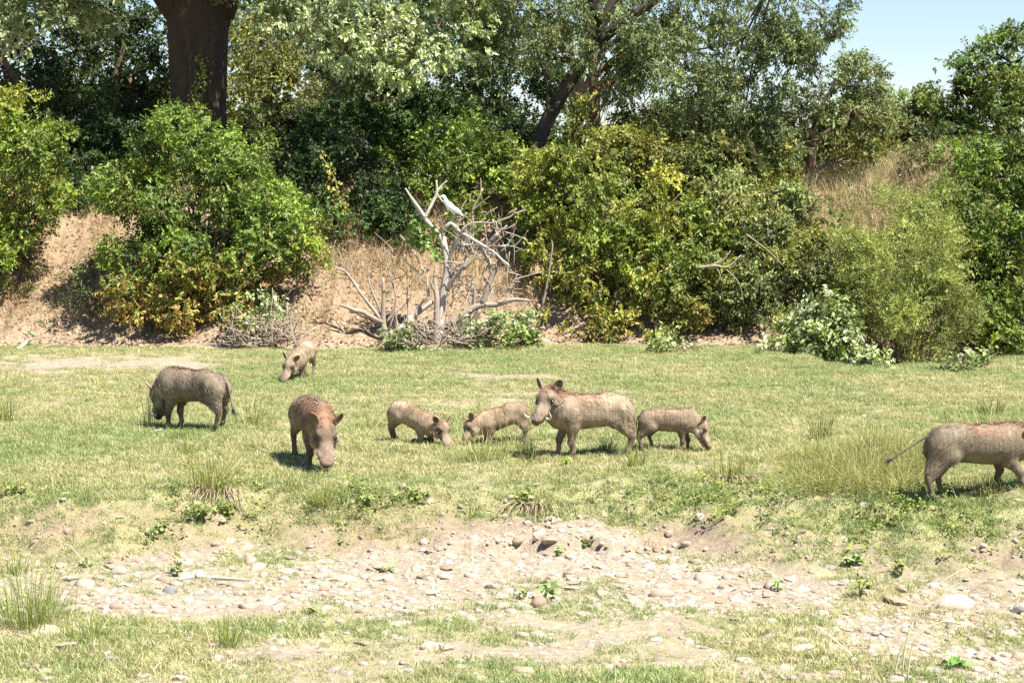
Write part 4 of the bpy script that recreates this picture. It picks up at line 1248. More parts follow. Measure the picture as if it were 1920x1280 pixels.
def build_hogs():
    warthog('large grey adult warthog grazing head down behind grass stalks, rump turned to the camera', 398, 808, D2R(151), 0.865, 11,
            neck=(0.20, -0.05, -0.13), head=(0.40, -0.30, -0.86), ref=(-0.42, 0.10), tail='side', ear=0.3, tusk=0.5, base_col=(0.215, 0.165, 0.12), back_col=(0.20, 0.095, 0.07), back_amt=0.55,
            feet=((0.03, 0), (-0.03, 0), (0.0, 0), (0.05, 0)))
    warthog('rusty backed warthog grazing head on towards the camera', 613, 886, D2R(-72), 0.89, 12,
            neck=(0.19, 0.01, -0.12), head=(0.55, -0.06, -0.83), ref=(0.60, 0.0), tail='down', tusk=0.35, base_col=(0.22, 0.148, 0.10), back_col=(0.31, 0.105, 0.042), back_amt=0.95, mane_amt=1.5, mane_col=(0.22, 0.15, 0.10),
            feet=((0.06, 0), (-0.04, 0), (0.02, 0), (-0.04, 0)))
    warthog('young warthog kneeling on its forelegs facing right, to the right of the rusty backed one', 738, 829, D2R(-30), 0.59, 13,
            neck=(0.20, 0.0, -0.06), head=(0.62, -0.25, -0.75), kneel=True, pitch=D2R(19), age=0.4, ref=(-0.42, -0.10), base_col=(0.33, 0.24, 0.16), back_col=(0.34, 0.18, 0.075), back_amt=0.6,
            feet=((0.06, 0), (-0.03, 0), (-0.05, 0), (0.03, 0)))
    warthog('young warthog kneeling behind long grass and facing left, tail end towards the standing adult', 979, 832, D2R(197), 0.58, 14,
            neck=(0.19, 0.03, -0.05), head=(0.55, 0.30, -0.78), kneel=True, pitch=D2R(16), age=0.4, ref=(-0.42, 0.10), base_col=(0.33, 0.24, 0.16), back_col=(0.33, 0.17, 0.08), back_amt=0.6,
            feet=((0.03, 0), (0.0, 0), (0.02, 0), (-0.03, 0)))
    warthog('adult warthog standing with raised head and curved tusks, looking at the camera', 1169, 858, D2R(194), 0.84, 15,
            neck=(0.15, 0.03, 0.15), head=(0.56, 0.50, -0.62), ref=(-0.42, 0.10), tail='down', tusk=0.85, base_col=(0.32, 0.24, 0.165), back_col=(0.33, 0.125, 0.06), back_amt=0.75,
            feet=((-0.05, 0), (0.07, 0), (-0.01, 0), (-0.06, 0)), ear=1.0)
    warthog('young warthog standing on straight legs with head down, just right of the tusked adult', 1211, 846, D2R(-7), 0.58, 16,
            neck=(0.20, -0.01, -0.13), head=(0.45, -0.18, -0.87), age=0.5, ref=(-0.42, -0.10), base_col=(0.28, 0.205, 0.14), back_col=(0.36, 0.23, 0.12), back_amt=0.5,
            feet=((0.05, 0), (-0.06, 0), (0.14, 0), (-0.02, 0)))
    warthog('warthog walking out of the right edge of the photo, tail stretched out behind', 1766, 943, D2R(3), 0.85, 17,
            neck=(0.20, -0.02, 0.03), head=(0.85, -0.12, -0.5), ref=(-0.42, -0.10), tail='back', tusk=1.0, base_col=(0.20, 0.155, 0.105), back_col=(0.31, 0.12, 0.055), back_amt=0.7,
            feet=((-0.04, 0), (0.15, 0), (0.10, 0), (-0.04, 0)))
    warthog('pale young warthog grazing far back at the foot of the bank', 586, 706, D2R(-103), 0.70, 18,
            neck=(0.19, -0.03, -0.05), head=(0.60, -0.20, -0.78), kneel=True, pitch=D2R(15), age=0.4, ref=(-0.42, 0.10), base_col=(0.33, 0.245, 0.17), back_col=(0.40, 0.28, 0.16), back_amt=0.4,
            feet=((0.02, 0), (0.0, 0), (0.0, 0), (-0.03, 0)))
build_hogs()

# ------------------------------------------------------------------ the dead tree and dead wood
def dead_tree():
    rng = np.random.default_rng(21)
    Y0 = 30.6
    b = ground(818, 645)
    Y0 = b[1]
    base = np.array([b[0], Y0, H(b[0], Y0)])
    root = thing('dead_tree', 'bleached leafless dead tree with a forked top on which the white egret perches', 'dead tree', tuple(base))
    def part(name, pts, rad, mat=DEAD, seg=9, jit=0.05, n=None):
        mb = MB()
        P = [at(p[0], p[1], Y0 + (p[2] if len(p) > 2 else 0)) for p in pts]
        k = Y0 / FPX
        tube(mb, P, [max(r * k * (0.72 if r > 2 else 0.95), 0.005) for r in rad], seg, n or len(pts) * 5, rng, jit * 1.7, 0.06)
        return link(name, mb.mesh(name, mat, True, base), root)
    part('trunk', [(822, 648, 0), (824, 600, .02), (832, 545, .03), (838, 505, .05), (834, 470, .05), (829, 445, .05)], [12, 12, 11, 10, 9, 10], DEAD, 14)
    part('trunk', [(816, 646, -.12), (818, 600, -.12), (819, 560, -.1), (815, 530, -.08), (818, 505, -.06)], [8, 7.5, 7, 6, 3], DEAD_BROWN, 10)
    part('branch', [(829, 450, .05), (818, 435, .05), (800, 415, .05), (793, 403, .04), (783, 388, .02), (772, 372, 0), (760, 353, 0)], [7, 6, 6, 6, 5, 3.5, 1.5])
    part('branch', [(797, 408, .04), (806, 390, .06), (815, 372, .08), (819, 360, .08), (818, 338, .06)], [5, 4.5, 4, 3.5, 1.8])
    part('branch', [(819, 360, .08), (826, 350, .1), (838, 339, .1)], [3, 2.5, 1.5])
    part('branch', [(829, 447, .05), (832, 435, .03), (838, 424, .0), (845, 419, 0), (852, 424, 0), (857, 433, .02), (855, 446, .04), (848, 465, .06), (842, 482, .06), (836, 500, .06)], [6, 5, 5, 5, 4.5, 4.5, 4, 4, 4, 4], DEAD, 9)
    part('branch', [(852, 424, 0), (862, 434, -.05), (880, 445, -.1), (905, 460, -.15), (925, 472, -.2), (938, 484, -.2), (950, 494, -.25), (955, 500, -.25)], [4, 4, 4, 3.5, 3, 2.5, 2, 1.5])
    part('branch', [(834, 505, .05), (843, 485, 0), (855, 458, -.05), (863, 440, -.08), (868, 430, -.1), (880, 420, -.1), (900, 417, -.1), (925, 418, -.1), (945, 411, -.1), (960, 404, -.1), (968, 390, -.1)], [4.5, 4, 3.5, 3.5, 3, 3, 2.5, 2.2, 2, 1.6, 1], DEAD_BROWN)
    part('branch', [(887, 419, -.1), (886, 395, -.1), (893, 380, -.1), (900, 366, -.1), (902, 352, -.1), (901, 334, -.1)], [2.2, 2, 2.4, 2.2, 1.3, 0.8], DEAD_BROWN, 6)
    part('branch', [(854, 459, .1), (880, 459, .1), (910, 462, .1), (935, 462, .1), (955, 460, .1)], [3, 3, 3, 2.8, 2.4])
    part('branch', [(915, 455, 0), (925, 443, 0), (938, 433, 0), (951, 423, 0)], [2, 2.2, 2.2, 2], DEAD, 7)
    part('branch', [(836, 540, .1), (850, 515, .12), (868, 490, .15), (880, 475, .15), (886, 452, .15), (888, 420, .12)], [5, 4.5, 3.5, 3, 2, 1.4], DEAD)
    part('branch', [(838, 545, -.1), (852, 520, -.15), (870, 502, -.2), (885, 487, -.2), (893, 472, -.2)], [6, 5.5, 5, 4, 2.5], DEAD_BROWN)
    part('branch', [(840, 475, .15), (858, 466, .15), (880, 474, .15), (900, 480, .18), (915, 477, .2), (935, 478, .2)], [3, 3, 2.5, 2, 1.6, 1], DEAD, 6)
    part('branch', [(900, 460, 0), (908, 470, 0), (913, 485, 0), (918, 500, 0), (923, 515, 0)], [3.5, 3.2, 3, 2.5, 2])
    part('branch', [(819, 362, .08), (828, 376, .08), (843, 388, .08), (853, 405, .08), (857, 420, .06), (862, 434, .05)], [1.6, 1.5, 1.3, 1.2, 1.2, 1.0], DEAD, 5)
    part('branch', [(863, 470, -.1), (870, 460, -.1), (865, 452, -.1)], [2.2, 2, 1.2], DEAD, 6)
    part('branch', [(850, 560, .1), (848, 530, .1), (852, 508, .1), (850, 495, .1)], [3, 2.5, 1.5, 0.8], DEAD, 6)
    part('branch', [(815, 548, -.1), (810, 535, -.12), (808, 525, -.12)], [4, 3, 1.5], DEAD_BROWN, 7)
    # fine twigs
    for k in range(120):
        x, y = rng.uniform(842, 965), rng.uniform(395, 560)
        a = rng.uniform(0, 6.28)
        L = rng.uniform(16, 60)
        z = rng.normal() * .12
        part('twig', [(x, y, z), (x + L * .5 * math.cos(a) + rng.normal() * 3, y + L * .5 * math.sin(a) + rng.normal() * 3, z), (x + L * math.cos(a), y + L * math.sin(a), z + rng.normal() * .05)], [1.3, 0.9, 0.4], DEAD_BROWN if k % 3 else DEAD, 4, 0.0, 7)
    return root, base, Y0
_dt, DT_BASE, DT_Y = dead_tree()

def dead_limb(name, label, pieces, Y0, mat, cat, bpt, group=None):
    rng = np.random.default_rng(len(label))
    base = np.array([bpt[0], bpt[1], H(bpt[0], bpt[1])])
    root = thing(name, label, cat, tuple(base), 0, group)
    k = Y0 / FPX
    for i, (pts, rad) in enumerate(pieces):
        mb = MB()
        tube(mb, [at(p[0], p[1], Y0 + (p[2] if len(p) > 2 else 0)) for p in pts], [max(r * k, 0.003) for r in rad], 8 if rad[0] > 3 else 5, None, rng, 0.05, 0.03)
        link('trunk' if i == 0 else 'branch', mb.mesh('branch', mat, True, base), root)
    return root

Yl = ground(725, 640)[1]
rl = np.random.default_rng(77)
twl = []
for k in range(16):
    x = rl.uniform(640, 760); y = rl.uniform(470, 570)
    twl.append(([(x, y), (x + rl.normal() * 10, y - rl.uniform(8, 18)), (x + rl.normal() * 16, y - rl.uniform(18, 40))], [1.2, .9, .4]))
dead_limb('fallen_branch', 'grey branching dead limb lying left of the dead tree, thin boughs fanning upward',
          [([(724, 640), (720, 615), (718, 595), (719, 560), (718, 520)], [7, 6, 5, 4, 3]),
           ([(719, 604), (700, 596), (680, 585), (665, 582), (650, 575), (636, 572)], [6, 5, 4.5, 4.5, 3, 2]),
           ([(715, 600), (700, 580), (680, 555), (660, 525), (645, 507), (626, 500), (624, 470), (630, 450)], [4, 3.5, 3, 2.6, 2, 1.5, 1.2, .8]),
           ([(716, 590), (706, 565), (697, 545), (690, 520), (696, 508)], [3, 2.6, 2.2, 1.6, 1]),
           ([(724, 605), (738, 585), (742, 555), (732, 520), (724, 490), (722, 470)], [3, 2.4, 2, 1.6, 1.2, .7]),
           ([(730, 615), (740, 590), (760, 570), (776, 548)], [2.4, 2, 1.5, 1]),
           ([(765, 630), (764, 590), (764, 545), (762, 500)], [2, 1.6, 1.2, .7]),
           ([(672, 545), (680, 520), (684, 490), (683, 478)], [1.6, 1.3, 1, .6])] + twl,
          Yl, DEAD_BROWN, 'dead branch', ground(725, 640))
dead_limb('fallen_branch', 'smooth pale dead bough slanting down from the dead tree trunk to the ground',
          [([(728, 636), (757, 612, .05), (775, 592, .1), (795, 577, .15), (812, 565, .15)], [7, 6.5, 6, 5, 4]), ([(775, 592, .1), (795, 562, .1), (806, 552, .1)], [3, 2, 1.2]),
           ([(803, 555, 0), (801, 530, 0), (801, 515, 0)], [3, 2.5, 1.6]), ([(805, 505, .1), (788, 512, .1), (765, 495, .1), (758, 478, .1)], [2.2, 1.8, 1.4, .8]), ([(795, 512, .1), (780, 480, .1), (765, 458, .1), (750, 440, .1)], [1.8, 1.6, 1.3, .8])],
          Yl, DEAD, 'dead branch', ground(730, 640))
dead_limb('fallen_branch', 'thick grey dead limb lying right of the dead tree with an upright forked arm',
          [([(846, 608), (870, 590), (898, 573), (930, 571), (960, 562), (992, 563)], [7, 7, 6.5, 5, 4.5, 2.5]), ([(904, 570), (913, 545), (922, 520), (932, 500)], [6, 5.5, 5, 4.5]),
           ([(924, 518), (918, 500), (912, 484), (902, 465)], [4, 3.5, 3, 2.4]), ([(888, 575), (890, 550), (886, 528)], [3.5, 3, 2.6]), ([(900, 580), (890, 600), (880, 620), (868, 636)], [5, 4, 3.5, 2.5]), ([(885, 578), (876, 600), (866, 620)], [3, 2.6, 2])],
          ground(880, 643)[1], DEAD_BROWN, 'dead branch', ground(880, 643))
dead_limb('dead_sapling', 'thin brown dead stem leaning upright beside the yellowing thicket', [([(1008, 600), (1020, 560), (1028, 520), (1032, 490), (1036, 462), (1034, 450)], [3, 2.6, 2.4, 2, 1.6, .8]), ([(1034, 485), (1030, 476)], [1.5, .8])], ground(1008, 645)[1] + 0.9, DEAD_BROWN, 'dead sapling', (at(1008, 600, ground(1008, 645)[1] + 0.9)))
dead_limb('fallen_branch', 'grey leafless branch lying on the olive bush of the right bank', [([(1305, 502), (1340, 498), (1365, 500), (1390, 478)], [2.5, 2.5, 2, 1]), ([(1340, 498), (1350, 515), (1345, 530)], [1.6, 1.2, .7]), ([(1330, 498), (1355, 488), (1370, 470)], [1.6, 1.2, .7]), ([(1362, 505), (1385, 530), (1395, 570)], [1.4, 1.1, .6]), ([(1400, 440), (1440, 470), (1470, 500)], [1.5, 1.2, .7])], 31.4, DEAD_BROWN, 'dead branch', (at(1340, 500, 31.4)))

# brushwood piles: sticks nobody could count
def brushwood(label, px0, px1, py0, py1, n, seed, Y, mats=DEAD_BROWN, steep=0.5):
    rng = np.random.default_rng(seed)
    mb = MB()
    for k in range(n):
        x, y = rng.uniform(px0, px1), py1 - abs(rng.normal()) * (py1 - py0) * 0.35
        a = rng.normal() * steep + rng.choice([0.0, 3.14159, 1.2, 1.9])
        L = rng.uniform(18, 60)
        dy = rng.normal() * 0.15
        x2, y2 = x + L * math.cos(a), y - abs(L * math.sin(a))
        pts = [at(x, y, Y + dy), at((x + x2) / 2 + rng.normal() * 3, (y + y2) / 2 + rng.normal() * 3, Y + dy), at(x2, y2, Y + dy + rng.normal() * 0.15)]
        for p in pts: p[2] = max(p[2], H(p[0], p[1]) + 0.01)
        tube(mb, pts, [rng.uniform(.006, .016), .008, .004], 5, 6, rng, 0.05)
    return tag(link('brushwood', mb.mesh('brushwood', mats)), label, None, None, 'stuff')
brushwood('heap of dry sticks beside the foot of the rounded bush', 425, 560, 575, 650, 130, 31, 30.7)
brushwood('loose dead sticks piled round the foot of the dead tree', 740, 905, 600, 652, 120, 32, 30.5)

# single sticks that can be picked out
def stick(label, pts, r, mat=DEAD_BROWN, group='sticks lying on the ground', lift=0.012):
    rng = np.random.default_rng(int(pts[0][0]))
    W = [ground(p[0], p[1]) for p in pts]
    P = [np.array([w[0], w[1], w[2] + lift + (p[2] if len(p) > 2 else 0)]) for w, p in zip(W, pts)]
    mb = MB()
    tube(mb, P, r, 7, None, rng, 0.08)
    o = link('stick', mb.mesh('stick', mat, True, P[0]), None, tuple(P[0]))
    return tag(o, label, 'stick', group)
stick('bleached stick propped on the sand, small red headed green bird on its end', [(34, 656), (48, 650, .04), (61, 648, .10)], [0.028, 0.028, 0.018], DEAD)
stick('brown stick lying on the terrace below the dead tree', [(825, 692), (850, 694), (878, 697)], [0.018, 0.02, 0.012])
stick('pale straight stick at the foot of the dead tree', [(800, 660), (820, 656), (845, 657)], [0.02, 0.02, 0.015], DEAD)
stick('curved brown stick lying among the stones of the stream bed', [(335, 1090), (360, 1084), (395, 1086), (470, 1090)], [0.016, 0.02, 0.014, 0.006], DEAD)
stick('short grey stick on the grass between the sitting grass tufts', [(1427, 742), (1440, 741), (1452, 744)], [0.012, 0.014, 0.008])
stick('short brown twig on the sandy patch at the back left', [(70, 655), (100, 648), (130, 652)], [0.012, 0.012, 0.006])
stick('thin dead twig lying on grass above the leftmost adult warthog', [(262, 692), (275, 694), (290, 700)], [0.01, 0.012, 0.006])
stick('thin curved straw coloured stick on grass in front of the leftmost adult warthog', [(280, 812), (300, 808), (318, 806)], [0.01, 0.01, 0.006], DEAD)
stick('pale bent stick near the whitish shrub on the terrace edge', [(1655, 690), (1672, 684), (1685, 680)], [0.016, 0.016, 0.01], DEAD)

# green leafy sprout growing on the dead tree
plant('climbing_plant', 'bright green leafy sprout growing from the fork of the dead tree', 'climber',
      [(795, 437, 16, 16, DT_Y - .05, .12), (805, 455, 12, 12, DT_Y - .05, .1), (785, 430, 8, 8, DT_Y - .05, .08)], None, 420, 0.10, 0.7, [((0.10, 0.19, 0.04), 3), ((0.17, 0.27, 0.06), 2)], base=at(815, 470, DT_Y), nst=5, r0=0.006, sub=(0.06, 0.12), droop=0.2, per=5, flat=0.9)

# ------------------------------------------------------------------ birds
def bird(label, cat, spot, heading, size, prims, colfn, bill, legs, tailspec=None, ref=None):
    """prims in a frame 1 unit = body length; bill: (pts, radii, colour)"""
    S = Sdf()
    for a, b, ra, rb, k, sy in prims:
        S.cap(a, b, ra, rb, k, sy)
    allp = np.array([p[0] for p in prims] + [p[1] for p in prims])
    V, Q = surface(S, allp.min(0) - 0.3, allp.max(0) + 0.3, 0.028)
    base = np.asarray(spot)
    root = thing('egret' if cat == 'egret' else 'bird', label, cat, tuple(base), heading)
    root.scale = (size,) * 3
    mb = MB(); mb.add(V, Q, None, colfn(V))
    link('body', mb.mesh('body', FEATHER), root)
    mb = MB(); tube(mb, bill[0], bill[1], 6, 8, col=bill[2])
    link('bill', mb.mesh('bill', PLAIN), root)
    for pts, r, c in legs:
        mb = MB(); tube(mb, pts, r, 5, 8, col=c)
        link('leg', mb.mesh('leg', PLAIN), root)
    head = np.asarray(bill[0][0])
    for s in (1, -1):
        mb = MB(); c = head + np.array([-0.07, 0.055 * s, 0.02])
        tube(mb, [c - [0.012, 0, 0], c, c + [0.012, 0, 0]], [0.004, 0.018, 0.004], 6, 5, col=(0.02, 0.02, 0.015))
        link('eye', mb.mesh('eye', GLOSSY), root)
    if tailspec:
        mb = MB(); tube(mb, tailspec[0], tailspec[1], 6, 6, col=tailspec[2])
        link('tail', mb.mesh('tail', FEATHER), root)
    return root

W = (0.80, 0.80, 0.77)
eg = at(845, 419, DT_Y) + np.array([0, 0, 0.035])
bird('white egret perched on the curled branch of the dead tree, facing left', 'egret', eg, math.radians(186), 0.38,
     [((-0.30, 0, 0.40), (0.05, 0, 0.62), 0.10, 0.145, 0.08, 0.85), ((0.05, 0, 0.63), (0.20, 0, 0.80), 0.13, 0.10, 0.08, 0.85), ((-0.30, 0, 0.40), (-0.48, 0, 0.24), 0.085, 0.03, 0.06, 0.6),
      ((0.18, 0, 0.80), (0.24, 0, 0.95), 0.085, 0.062, 0.06, 0.9), ((0.24, 0, 0.95), (0.30, 0, 1.02), 0.062, 0.068, 0.05, 0.85), ((0.30, 0, 1.02), (0.38, 0, 1.01), 0.066, 0.045, 0.04, 0.85),
      ((-0.02, 0, 0.50), (-0.10, 0, 0.36), 0.09, 0.05, 0.06, 0.8)],
     lambda V: np.ones((len(V), 3)) * np.array(W),
     ([(0.40, 0, 1.01), (0.52, 0, 0.995), (0.64, 0, 0.975)], [0.034, 0.022, 0.004], (0.62, 0.42, 0.06)),
     [([(-0.08, 0.05, 0.40), (-0.05, 0.05, 0.2), (-0.08, 0.05, 0.02), (-0.02, 0.05, 0.0)], [0.024, 0.017, 0.016, 0.012], (0.14, 0.12, 0.08)), ([(-0.06, -0.05, 0.40), (-0.02, -0.05, 0.2), (0.02, -0.05, 0.02), (0.08, -0.05, 0.0)], [0.024, 0.017, 0.016, 0.012], (0.14, 0.12, 0.08))])

def bee_colours(headc, backc, bellyc):
    def f(V):
        c = np.ones((len(V), 3)) * np.array(backc)
        h = smooth(V[:, 0], 0.26, 0.34)
        c = c + (np.array(headc) - c) * h[:, None]
        b = (1 - h) * (1 - smooth(V[:, 2] - V[:, 0] * 0.5, 0.20, 0.28))
        return c + (np.array(bellyc) - c) * b[:, None]
    return f
BIRD = [((-0.20, 0, 0.20), (0.20, 0, 0.42), 0.085, 0.12, 0.06, 0.85), ((0.20, 0, 0.44), (0.36, 0, 0.60), 0.10, 0.095, 0.06, 0.9), ((-0.20, 0, 0.20), (-0.42, 0, 0.08), 0.07, 0.03, 0.05, 0.6)]
def small_bird(label, spot, heading, size, cols):
    bird(label, 'bird', spot, heading, size, BIRD, bee_colours(*cols),
         ([(0.44, 0, 0.61), (0.54, 0, 0.60), (0.66, 0, 0.56)], [0.028, 0.018, 0.004], (0.03, 0.03, 0.03)),
         [([(0.02, s * 0.04, 0.24), (0.04, s * 0.04, 0.1), (0.05, s * 0.04, 0.0)], [0.02, 0.014, 0.012], (0.10, 0.06, 0.05)) for s in (1, -1)],
         ([(-0.36, 0, 0.11), (-0.6, 0, -0.06), (-0.78, 0, -0.2)], [0.035, 0.03, 0.012], (0.10, 0.22, 0.16)))
p = ground(48, 649)
sp = ground(61, 648) + np.array([0, 0, 0.125])
small_bird('small red headed green bird perched on a bleached stick at the back left', sp, math.radians(170), 0.15, ((0.30, 0.03, 0.02), (0.06, 0.22, 0.09), (0.05, 0.10, 0.05)))
small_bird('small teal bird at the blunt end of a horizontal dead branch', at(956, 459, DT_Y + .1) + np.array([0, 0, 0.022]), math.radians(165), 0.13, ((0.05, 0.22, 0.20), (0.05, 0.20, 0.17), (0.12, 0.22, 0.16)))
small_bird('small bird with an orange breast perched on an upper twig of the dead tree', at(958, 405, DT_Y - .1) + np.array([0, 0, 0.015]), math.radians(-20), 0.12, ((0.55, 0.14, 0.02), (0.20, 0.26, 0.08), (0.50, 0.13, 0.02)))

# ------------------------------------------------------------------ turf (nobody could count it)
def blades(rng, roots, heights, lean, width, cols, segs=3, curve=0.6, az=None):
    """ribbon blades; returns verts, [quads, tris], colours"""
    n = len(roots)
    az = rng.random(n) * 6.283 if az is None else az
    d = np.stack([np.cos(az), np.sin(az), np.zeros(n)], 1)
    sd = np.stack([-np.sin(az), np.cos(az), np.zeros(n)], 1)
    rows, R = [], []
    tw = rng.normal(size=n) * 0.6
    sdv = sd * np.cos(tw)[:, None] + d * np.sin(tw)[:, None]
    for s in range(segs + 1):
        t = s / segs
        bend = lean * (t * (1 - curve) + curve * t * t)
        c = roots + d * (heights * bend)[:, None] + np.array([0, 0, 1.0]) * (heights * t * np.sqrt(np.clip(1 - 0.5 * bend ** 2, 0.25, 1)))[:, None]
        w = width * (1 - t) ** 0.7 * 0.5
        if s < segs:
            rows += [c - sdv * w[:, None], c + sdv * w[:, None]]
        else:
            rows += [c]
    v = np.stack(rows, 1).reshape(-1, 3)
    m = 2 * segs + 1
    k = np.arange(n)[:, None] * m
    q = [k + np.array([[2 * s, 2 * s + 1, 2 * s + 3, 2 * s + 2]]) for s in range(segs - 1)]
    t = k + np.array([[2 * segs - 2, 2 * segs - 1, 2 * segs]])
    return v, q + [t], np.repeat(cols, m, 0)

GREENS = np.array([(0.205, 0.255, 0.08), (0.26, 0.305, 0.115), (0.165, 0.215, 0.058)])
STRAWS = np.array([(0.45, 0.42, 0.235), (0.53, 0.49, 0.32), (0.36, 0.34, 0.17)])

def blade_cols(rng, n, straw):
    g = GREENS[rng.integers(0, 3, n)]
    s = STRAWS[rng.integers(0, 3, n)]
    return np.where((rng.random(n) < straw)[:, None], s, g) * rng.uniform(0.75, 1.25, n)[:, None]

def turf_sources():
    out = []
    for k in range(8):
        rng = np.random.default_rng(200 + k)
        n = 26
        r = np.stack([rng.normal(size=n) * 0.035, rng.normal(size=n) * 0.035, np.full(n, -0.004)], 1)
        tall = 1.0 if k < 6 else 1.7
        v, f, c = blades(rng, r, rng.uniform(0.014, 0.042, n) * tall, rng.uniform(0.3, 1.3, n), np.full(n, 0.0052), blade_cols(rng, n, 0.25 + 0.07 * k), 2)
        me = new_mesh('turf_tuft_%d' % k, v, f, TURF, False, c)
        out.append(bpy.data.objects.new('turf_source', me))
    return out

def points_stuff(name, label, P, sources, which, rotz, tilt, scale, tint):
    me = bpy.data.meshes.new(name)
    me.vertices.add(len(P))
    me.vertices.foreach_set('co', np.ascontiguousarray(P, np.float32).ravel())
    a = me.attributes.new('which', 'INT', 'POINT'); a.data.foreach_set('value', which.astype(np.int32))
    a = me.attributes.new('turn', 'FLOAT_VECTOR', 'POINT')
    a.data.foreach_set('vector', np.stack([tilt[:, 0], tilt[:, 1], rotz], 1).astype(np.float32).ravel())
    a = me.attributes.new('size', 'FLOAT', 'POINT'); a.data.foreach_set('value', scale.astype(np.float32))
    c = np.ones((len(P), 4), np.float32); c[:, :3] = tint
    a = me.attributes.new('tint', 'FLOAT_COLOR', 'POINT'); a.data.foreach_set('color', c.ravel())
    o = tag(link(name, me), label, None, None, 'stuff')
    ng = bpy.data.node_groups.new(name + '_scatter', 'GeometryNodeTree')
    ng.interface.new_socket('Geometry', in_out='INPUT', socket_type='NodeSocketGeometry')
    ng.interface.new_socket('Geometry', in_out='OUTPUT', socket_type='NodeSocketGeometry')
    gi, go = ng.nodes.new('NodeGroupInput'), ng.nodes.new('NodeGroupOutput')
    jn = ng.nodes.new('GeometryNodeJoinGeometry')
    for s in reversed(sources):
        oi = ng.nodes.new('GeometryNodeObjectInfo')
        oi.inputs['Object'].default_value = s
        oi.inputs['As Instance'].default_value = False
        g2 = ng.nodes.new('GeometryNodeGeometryToInstance')
        ng.links.new(oi.outputs['Geometry'], g2.inputs[0])
        ng.links.new(g2.outputs[0], jn.inputs[0])
    ip = ng.nodes.new('GeometryNodeInstanceOnPoints')
    def named(n, t):
        x = ng.nodes.new('GeometryNodeInputNamedAttribute')
        x.data_type = t
        x.inputs['Name'].default_value = n
        return next(s for s in x.outputs if s.enabled and s.name == 'Attribute')
    ng.links.new(gi.outputs[0], ip.inputs['Points'])
    ng.links.new(jn.outputs[0], ip.inputs['Instance'])
    ip.inputs['Pick Instance'].default_value = True
    ng.links.new(named('which', 'INT'), ip.inputs['Instance Index'])
    e2r = ng.nodes.new('FunctionNodeEulerToRotation')
    ng.links.new(named('turn', 'FLOAT_VECTOR'), e2r.inputs[0])
    ng.links.new(e2r.outputs[0], ip.inputs['Rotation'])
    ng.links.new(named('size', 'FLOAT'), ip.inputs['Scale'])
    ng.links.new(ip.outputs[0], go.inputs[0])
    md = o.modifiers.new('scatter', 'NODES')
    md.node_group = ng
    return o

def scatter_area(rng, n, y0, y1, margin=1.7):
    y = y0 + (y1 - y0) * rng.random(n)
    # uniform over the wedge the camera can see, plus a margin
    half = 0.2575 * y + margin
    keep = rng.random(n) < half / (0.2575 * y1 + margin)
    y, half = y[keep], half[keep]
    return rng.uniform(-1, 1, len(y)) * half, y

def turf():
    rng = np.random.default_rng(300)
    x, y = scatter_area(rng, 310000, 10.8, 31.6)
    d = turf_density(x, y)
    pn = 0.5 + 0.5 * fbm(x, y, 4.2, 2, 123)
    k = rng.random(len(x)) < np.clip(d * 1.25 - 0.75 * pn + 0.15, 0, 1) * 0.85
    x, y, d = x[k], y[k], d[k]
    n = len(x)
    P = np.stack([x, y, height(x, y)], 1)
    which = rng.integers(0, 8, n)
    sc = rng.uniform(0.55, 1.15, n) * (0.7 + 0.5 * d)
    v = fbm(x, y, 0.55, 3, 140)
    g = np.clip(0.47 + 1.1 * v + 0.8 * fbm(x, y, 2.3, 2, 145) + 0.25 * rng.normal(size=n), 0, 1)
    tb, bb = bank_top(x), bank_base(x)
    face = np.sin(np.pi * np.clip((y - bb) / (tb - bb), 0, 1))
    g = np.clip(g - 0.35 * face, 0, 1)
    tint = (1 - g)[:, None] * np.array([0.82, 0.98, 0.75]) + g[:, None] * np.array([1.30, 1.20, 1.18])
    tint = tint * rng.uniform(0.85, 1.15, (n, 1))
    points_stuff('grass', 'short yellow green turf covering the terrace and bank', P, turf_sources(), which, rng.random(n) * 6.28, rng.normal(size=(n, 2)) * 0.15, sc, tint)
turf()

# ------------------------------------------------------------------ tall tufts of grass
def tuft_mesh(rng, h, w, n, straw, stiff=0.5, wid=0.008, pal=None):
    r = np.stack([rng.normal(size=n) * w * 0.22, rng.normal(size=n) * w * 0.22, np.full(n, -0.015)], 1)
    az = np.arctan2(r[:, 1], r[:, 0]) + rng.normal(size=n) * 0.7
    hh = h * rng.uniform(0.45, 1.08, n)
    lean = np.abs(rng.normal(size=n)) * (1.05 - stiff) * min(1.6, 0.6 + w / h) + 0.08
    c = blade_cols(rng, n, straw) if pal is None else pick_palette(rng, pal, n) * rng.uniform(0.7, 1.3, (n, 1))
    return blades(rng, r, hh, lean, np.full(n, wid) * rng.uniform(0.7, 1.2, n), c, 4, 0.65, az)

TG = [((0.21, 0.25, 0.05), 3), ((0.28, 0.31, 0.075), 3), ((0.34, 0.32, 0.11), 2), ((0.48, 0.42, 0.2), 1)]
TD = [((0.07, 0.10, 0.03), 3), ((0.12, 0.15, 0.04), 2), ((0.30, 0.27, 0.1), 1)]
TS = [((0.52, 0.46, 0.24), 3), ((0.40, 0.36, 0.14), 3), ((0.24, 0.26, 0.07), 2)]
TB = [((0.26, 0.32, 0.08), 3), ((0.34, 0.38, 0.12), 2), ((0.5, 0.46, 0.24), 1)]

